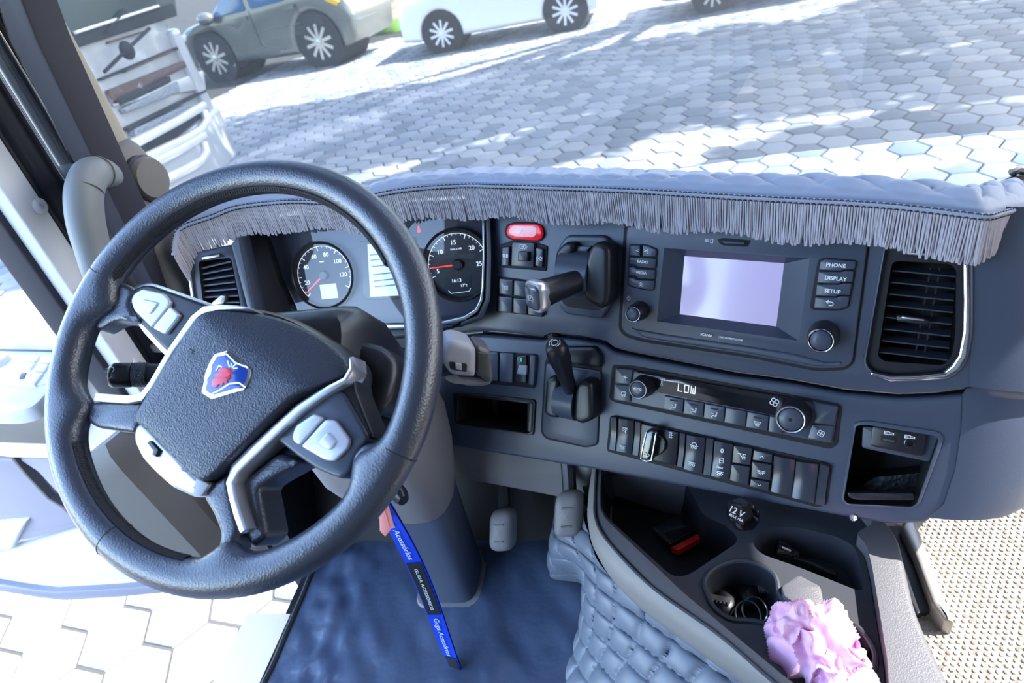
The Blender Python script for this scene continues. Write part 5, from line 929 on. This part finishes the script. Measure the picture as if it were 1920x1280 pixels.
pedal('brake_pedal', 'oval grey brake pedal on the dark footwell', 942, 992, 1.16, .92, .2); pedal('accelerator_pedal', 'grey accelerator pedal beside the quilted tunnel', 1066, 962, 1.04, .9, 0)
# ---------------- engine tunnel with quilted cover
TZ = CAM.z-.77
lo_px = [(1035, 930), (1043, 1000), (1048, 1080), (1105, 1101), (1090, 1180), (1066, 1273), (1030, 1400), (990, 1560)]; up_px = [(1098, 905), (1104, 940), (1106, 985), (1128, 1050), (1200, 1130), (1410, 1283), (1590, 1410), (1800, 1560)]
lo3 = [atz(x, y, FLZ+.01) for x, y in lo_px]; up3 = [atz(x, y, TZ-.07) for x, y in up_px]
for i in (0, 1, 2): lo3[i] = V((-.232, lo3[i].y, FLZ+.01))
lo3 = [V((min(p.x, -.165) if i > 2 else p.x, p.y, p.z)) for i, p in enumerate(lo3)]
def tun(u, v):
    a, b = cat(lo3, u), cat(up3, u); bow = math.sin(PI*v)*.03; p = a.lerp(b, v)+V((-.5, -.25, .8)).normalized()*bow; s = (u*1.15); t_ = v*.34
    s = (a-lo3[0]).length*.5+(b-up3[0]).length*.5; t_ = (b-a).length*v
    A_ = (s+t_)/.066; B_ = (s-t_)/.066; pf = (abs(math.sin(PI*A_))*abs(math.sin(PI*B_)))**.2; return p+V((-.45, -.35, .8)).normalized()*(.014*pf)
tc_ = thing('tunnel_cover', 'grey-blue diamond quilted cover on the engine tunnel side', 'cover', (-.1, .5, FLZ)); MB().grid(tun, 260, 100).mk('quilted_cover', QUI, tc_, 80, fix=False)
struct(MB().aabox((-.02, .0, FLZ), (1.3, 1.0, CAM.z-.93)).mk('trim_16', PLB), 'engine tunnel base under the console')
# ---------------- console tray
CP = Pl((0, 0, TZ), (1, 0, 0), (0, 1, 0)); cs = thing('centre_console', 'grey console tray with bins and two cup holders beside the driver', 'console', (.15, .5, TZ-.1))
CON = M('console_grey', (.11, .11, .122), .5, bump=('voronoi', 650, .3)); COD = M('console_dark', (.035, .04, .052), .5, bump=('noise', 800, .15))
outl = [(1112, 868), (1103, 930), (1103, 985), (1123, 1045), (1198, 1127), (1410, 1281), (1570, 1400)]; midl = [(1119, 868), (1115, 930), (1117, 973), (1140, 1015), (1220, 1098), (1348, 1190), (1452, 1280), (1600, 1400)]
outer = midl+[(1900, 1400), (1795, 1310), (1745, 1210), (1716, 1140), (1686, 1008), (1650, 960), (1400, 900)]
inner_ = Zp(Y3, [(66, 30), (58, 230), (98, 310), (500, 690), (1050, 1145), (1250, 1260), (1560, 1260), (1548, 1040), (1520, 870), (1470, 560), (1440, 440), (1380, 380), (1480, 330), (1300, 100), (600, 0)])
inu = fillet(CP.poly(inner_, 0), .01); MB().slab(CP, fillet(CP.poly(outer, 0), .015), -.1, 0, .008, holes=[inu], seg=3).mk('rim', CON, cs, 50)
CSB = M('console_side_beige', (.24, .225, .215), .5, bump=('noise', 700, .15)); mi = [atz(x, y, TZ-.001) for x, y in midl]; ou3 = [atz(x, y, TZ-.03) for x, y in outl]; NB = 60
MB().rings([[cat(mi, i/NB) for i in range(NB+1)], [cat(mi, i/NB).lerp(cat(ou3, i/NB), .5)+V((-.002, -.002, .006)) for i in range(NB+1)], [cat(ou3, i/NB) for i in range(NB+1)], [cat(ou3, i/NB)+V((.004, .004, -.03)) for i in range(NB+1)], [cat(ou3, i/NB)+V((.03, .03, -.07)) for i in range(NB+1)]], close=False).mk('side_band', CSB, cs, 80)
MB().tube([cat(mi, i/NB) for i in range(NB+1)], .002, 6).mk('rim_seam', COD, cs)
tk_ = -.022
bin1 = fillet(CP.poly(Zp(Y3, [(75, 60), (66, 230), (105, 300), (440, 605), (520, 600), (640, 520), (790, 420), (730, 350), (600, 290), (500, 100)]), tk_), .012)
pock = fillet(CP.poly(Zp(Y3, [(850, 440), (880, 385), (960, 350), (1080, 350), (1290, 400), (1380, 450), (1420, 590), (1425, 690), (1300, 640), (1100, 560), (900, 490)]), tk_), .012)
cup1 = fillet(CP.poly(Zp(Y3, [(600, 650), (625, 590), (690, 545), (780, 522), (880, 538), (965, 590), (985, 650), (985, 700), (1040, 745), (1060, 770), (960, 860), (850, 832), (740, 832), (650, 770)]), tk_), .01)
cup2 = fillet(CP.poly(Zp(Y3, [(985, 880), (1050, 800), (1150, 770), (1240, 775), (1350, 830), (1440, 910), (1490, 1000), (1480, 1100), (1420, 1180), (1300, 1200), (1180, 1160), (1090, 1110), (1010, 1000)]), tk_), .02)
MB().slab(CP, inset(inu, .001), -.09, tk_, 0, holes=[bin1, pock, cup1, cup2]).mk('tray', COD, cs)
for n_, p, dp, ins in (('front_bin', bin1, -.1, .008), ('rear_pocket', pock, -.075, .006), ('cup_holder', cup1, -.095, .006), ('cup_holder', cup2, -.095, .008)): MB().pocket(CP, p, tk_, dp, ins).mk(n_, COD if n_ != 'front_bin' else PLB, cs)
for q in (cup1, cup2): m = MB(); m.tube([CP.P(a, b, tk_+.001) for a, b in q], .0035, 8, closed=True); m.mk('cup_edge', COD, cs)
slab('island', CP, Zp(Y3, [(1000, 650), (1090, 590), (1205, 650), (1222, 745), (1180, 785), (1120, 780), (1010, 700)]), tk_-.01, tk_+.012, CON, cs, .004, .004)
slab('cup_lug', CP, Zp(Y3, [(1395, 985), (1440, 965), (1460, 985), (1420, 1010)]), -.06, tk_-.004, PLB, cs, .001); strip('pocket_wave', CP, [(*Zp(Y3, [q])[0], 8) for q in ((1060, 500), (1160, 530), (1240, 570), (1290, 590))], -.07, -.05, PLB, cs, .003)
# 12 V socket, small things in the tray
so_ = thing('power_socket', 'black 12 V socket flap under the dashboard', 'socket', at(1388, 965, .86)); SP = Pl(at(1385, 968, .855), CR*.97-CU*.22, CU*.95+CR*.2-CF*.1); a0 = [SP.uv(*z) for z in Zp(Y3, [(742, 225), (800, 240), (815, 350), (745, 320)])]
MB().slab(SP, fillet(ccw(a0), .006), -.012, 0, .002).mk('flap', PLB, so_); MB().lathe(SP.hit(*Zp(Y3, [(815, 300)])[0], -.012), SP.n, [(.02, -.02), (.02, 0), (.017, .003), (.014, -.01)], 24).mk('socket_ring', GLB, so_); text('12 V', SP, *Zp(Y3, [(770, 272)])[0], .0085, PRT, so_, .0006, bold=.0002, ang=-14); text('MAX 10A', SP, *Zp(Y3, [(768, 303)])[0], .0036, PRT, so_, .0006, ang=-14)
rt = thing('red_clip', 'red plastic strip lying in the dark front bin', 'clip', atz(1290, 1008, TZ-.085)); RP = Pl((0, 0, TZ-.09), (1, 0, 0), (0, 1, 0)); slab('strip', RP, Zp(Y3, [(430, 455), (470, 470), (625, 385), (605, 345), (590, 352), (585, 375)]), 0, .012, M('bright_red_plastic', (.7, .02, .02), .35), rt, .002, .002); slab('tab', RP, Zp(Y3, [(585, 378), (600, 370), (612, 390), (595, 395)]), .011, .0135, BLK, rt, .0004)
cbx = thing('card_holder', 'black box lying in the front bin beside the red strip', 'box', atz(1240, 1000, TZ-.09)); slab('body', RP, Zp(Y3, [(330, 350), (500, 270), (590, 340), (430, 440)]), 0, .01, PLB, cbx, .002, .002); slab('lid', RP, Zp(Y3, [(345, 352), (500, 282), (570, 338), (432, 425)]), .009, .013, GLB, cbx, .001, .002)
pg = thing('charger_plug', 'black charger plug with coiled lead in the rear pocket', 'charger', atz(1470, 1030, TZ-.06)); A, B = atz(*Zp(Y3, [(975, 455)])[0], TZ-.045), atz(*Zp(Y3, [(1040, 475)])[0], TZ-.05); MB().tube([A, A.lerp(B, .3), B], [.012, .012, .009], 16).mk('plug', GLB, pg); m = MB(); cc = atz(*Zp(Y3, [(1085, 490)])[0], TZ-.055); m.tube([B.lerp(cc, i/60)+V((0, .005*math.cos(i*1.2), .005*math.sin(i*1.2))) for i in range(61)], .0018, 5); m.mk('coiled_lead', PLB, pg)
kz = TZ-.085; METK = M('key_metal', (.5, .48, .42), .3, .9)
def keyset(label, pts, bladepts, ringc):
    t = thing('key_bunch', label, 'keys', atz(*Zp(Y3, [pts])[0], kz), 'keys in the cup holder'); c = atz(*Zp(Y3, [pts])[0], kz+.012)
    m = MB(); rs = [[c+V((math.cos(q)*.017*f, math.sin(q)*.024*f, k)) for q in [2*PI*i/20 for i in range(20)]] for f, k in ((.9, -.012), (1, -.006), (1, 0), (.85, .005), (.02, .006))]; m.rings(rs, cap0=True).mk('key_fob', PLB, t, 60)
    A, B = (atz(*Zp(Y3, [q])[0], kz+.02) for q in bladepts); m = MB(); m.box((A+B)/2, B-A, (B-A).cross(V((0, 0, 1))).normalized()*.008, (0, 0, .002)); n_ = 6
    for i in range(n_): p = A.lerp(B, (i+.5)/n_); m.box(p+(B-A).cross(V((0, 0, 1))).normalized()*.005, (B-A)/n_*.5, (B-A).cross(V((0, 0, 1))).normalized()*.004, (0, 0, .002))
    m.mk('key_blade', METK, t); rc = atz(*Zp(Y3, [ringc])[0], kz+.018); MB().tube([rc+V((.016*math.cos(2*PI*i/28), .016*math.sin(2*PI*i/28), .006*math.sin(2*PI*i/28))) for i in range(28)], .0013, 6, closed=True).mk('split_ring', CHR, t)
keyset('bunch of keys with black fob in the front cup holder', (835, 680), ((880, 665), (960, 668)), (865, 780))
keyset('second small key with dark fob at the edge of the front cup holder', (700, 720), ((625, 705), (740, 730)), (830, 800))
# cloth
PC = M('pink_cloth', (.8, .42, .66), .85, bump=('noise', 500, .4), var=(18, (.85, .62, .82))); cl_ = thing('cloth', 'crumpled pink cloth stuffed in the rear cup holder', 'cloth', atz(1550, 1210, TZ-.03)); cc = [atz(*Zp(Y3, [q])[0], TZ+.012) for q in ((1200, 930), (1130, 850), (1290, 1050))]
def lump(c, rx, ry, rz, seed, amp):
    def f(u, v):
        t_, p_ = 2*PI*u, PI*v; q = V((math.sin(p_)*math.cos(t_), math.sin(p_)*math.sin(t_), math.cos(p_))); n1 = noise.noise(q*1.1+V((seed, 0, 0))); rg = 1-abs(noise.noise(q*1.7+V((0, seed, n1)))); n3 = noise.noise(q*5+V((seed, seed, 0)))
        k = 1+amp*(n1*.9+(rg**4-.5)*.8+n3*.1); return c+V((q.x*rx*k, q.y*ry*k, q.z*rz*k))
    return f
MB().grid(lump(cc[0]+V((.002, 0, -.022)), .042, .046, .034, 1.7, .5), 140, 80).mk('main_fold', PC, cl_, 80)
MB().grid(lump(cc[1]+V((-.012, .006, -.014)), .03, .026, .03, 5.3, .45), 120, 70).mk('upper_fold', PC, cl_, 80)
MB().grid(lump(cc[2]+V((.004, -.004, -.02)), .03, .024, .022, 9.1, .45), 120, 70).mk('lower_fold', PC, cl_, 80)
m = MB(); pts_ = [atz(*Zp(Y3, [q])[0], TZ+.01) for q in ((1390, 940), (1385, 1010), (1420, 1040), (1400, 1080), (1350, 1085), (1330, 1120), (1290, 1110), (1260, 1140))]
pp = [cat(pts_, i/60)+V((.004*math.sin(i*.9), .004*math.cos(i*1.1), 0)) for i in range(61)]; m.rings([pp, [p+V((-.003, .004, -.01)) for p in pp], [p+V((-.012, .008, -.025)) for p in pp]], close=False); m.mk('ruffled_hem', PC, cl_, 80)
# ---------------- passenger side
PFM = M('beige_studded_rubber', (.34, .31, .28), .55, bump=('voronoi', 95, 1.0, .004)); PZ = CAM.z-.9; pf = thing('passenger_floor_mat', 'beige studded rubber mat on the passenger side', 'mat', (.7, .5, PZ))
MB().aabox((.2, .0, PZ-.02), (1.29, 1.0, PZ)).mk('rubber_sheet', PFM, pf)
m = MB(); x0, y0 = .29, .3; stp = .0086
st_ = MB(); cnt = 0
for i in range(110):
    for j in range(90):
        x, y = x0+i*stp+(j % 2)*stp/2, y0+j*stp*.87; q = proj(V((x, y, PZ)))
        if not q or not (1690 < q[0] < 1960 and 700 < q[1] < 1320): continue
        r_ = .0031; st_.rings([[V((x+r_*f*math.cos(PI/3*k), y+r_*f*math.sin(PI/3*k), PZ+z_)) for k in range(6)] for f, z_ in ((1, 0), (.6, .0016))], cap1=True)
so2 = st_.mk('studs', PFM, pf, fix=False); so2['kind'] = 'stuff'
PZl = Pl((0, 0, PZ), (1, 0, 0), (0, 1, 0)); gs = thing('trim_17', 'pale bevelled metal strip on the passenger floor beside the console', None, atz(1735, 1070, PZ), kind='structure'); slab('strip_body', PZl, [(1700, 960), (1718, 975), (1738, 1030), (1790, 1166), (1772, 1160), (1748, 1128), (1716, 1040), (1690, 985)], 0, .03, M('pale_metal_strip', (.5, .48, .46), .35, .4), gs, .006, .002, seg=3)
struct(slab('trim_18', PZl, [(1640, 985), (1690, 985), (1716, 1045), (1752, 1140), (1720, 1150)], -.01, .012, SEAL, None, .002), 'dark slab for the gap and shadow between console and metal strip')  # dark slab laid where the gap and the metal strip's shadow fall
# ---------------- grab handle, bracket
gh = thing('grab_handle', 'padded pale grey grab handle on the windscreen pillar', 'handle', atx(190, 380, -.78)); GHM = M('pale_grey_padding', (.19, .2, .205), .5, bump=('noise', 600, .15)); path = [(228, 345, -.8), (200, 325, -.775), (172, 328, -.76), (158, 360, -.755), (160, 410, -.755), (172, 460, -.755), (190, 520, -.755), (212, 570, -.79)]; P3 = [atx(x, y, xx) for x, y, xx in path]
MB().tube([cat(P3, i/40) for i in range(41)], [.017+.005*math.sin(PI*i/40) for i in range(41)], 18, flat=1.15).mk('padded_grip', GHM, gh, 80)
for t_ in (.22, .42): c = cat(P3, t_); tn = (cat(P3, t_+.01)-cat(P3, t_-.01)).normalized(); u_ = tn.orthogonal().normalized(); w_ = tn.cross(u_); MB().tube([c+(u_*math.cos(2*PI*k/20)+w_*math.sin(2*PI*k/20))*.0225 for k in range(20)], .0012, 5, closed=True).mk('seam', BED, gh)
br = thing('wiper_bracket', 'small dark bracket at the far right end of the dashboard top', 'bracket', at(1905, 330, 1.1)); BPn = Pl(at(1905, 330, 1.1), CR, CU); slab('bracket_plate', BPn, [(1868, 345), (1895, 330), (1940, 322), (1940, 345)], -.02, 0, M('olive_black', (.05, .05, .035), .5), br, .003); MB().tube([at(1898, 324, 1.09), at(1908, 318, 1.09), at(1940, 322, 1.09)], .008, 8).mk('bracket_pivot', GLB, br)
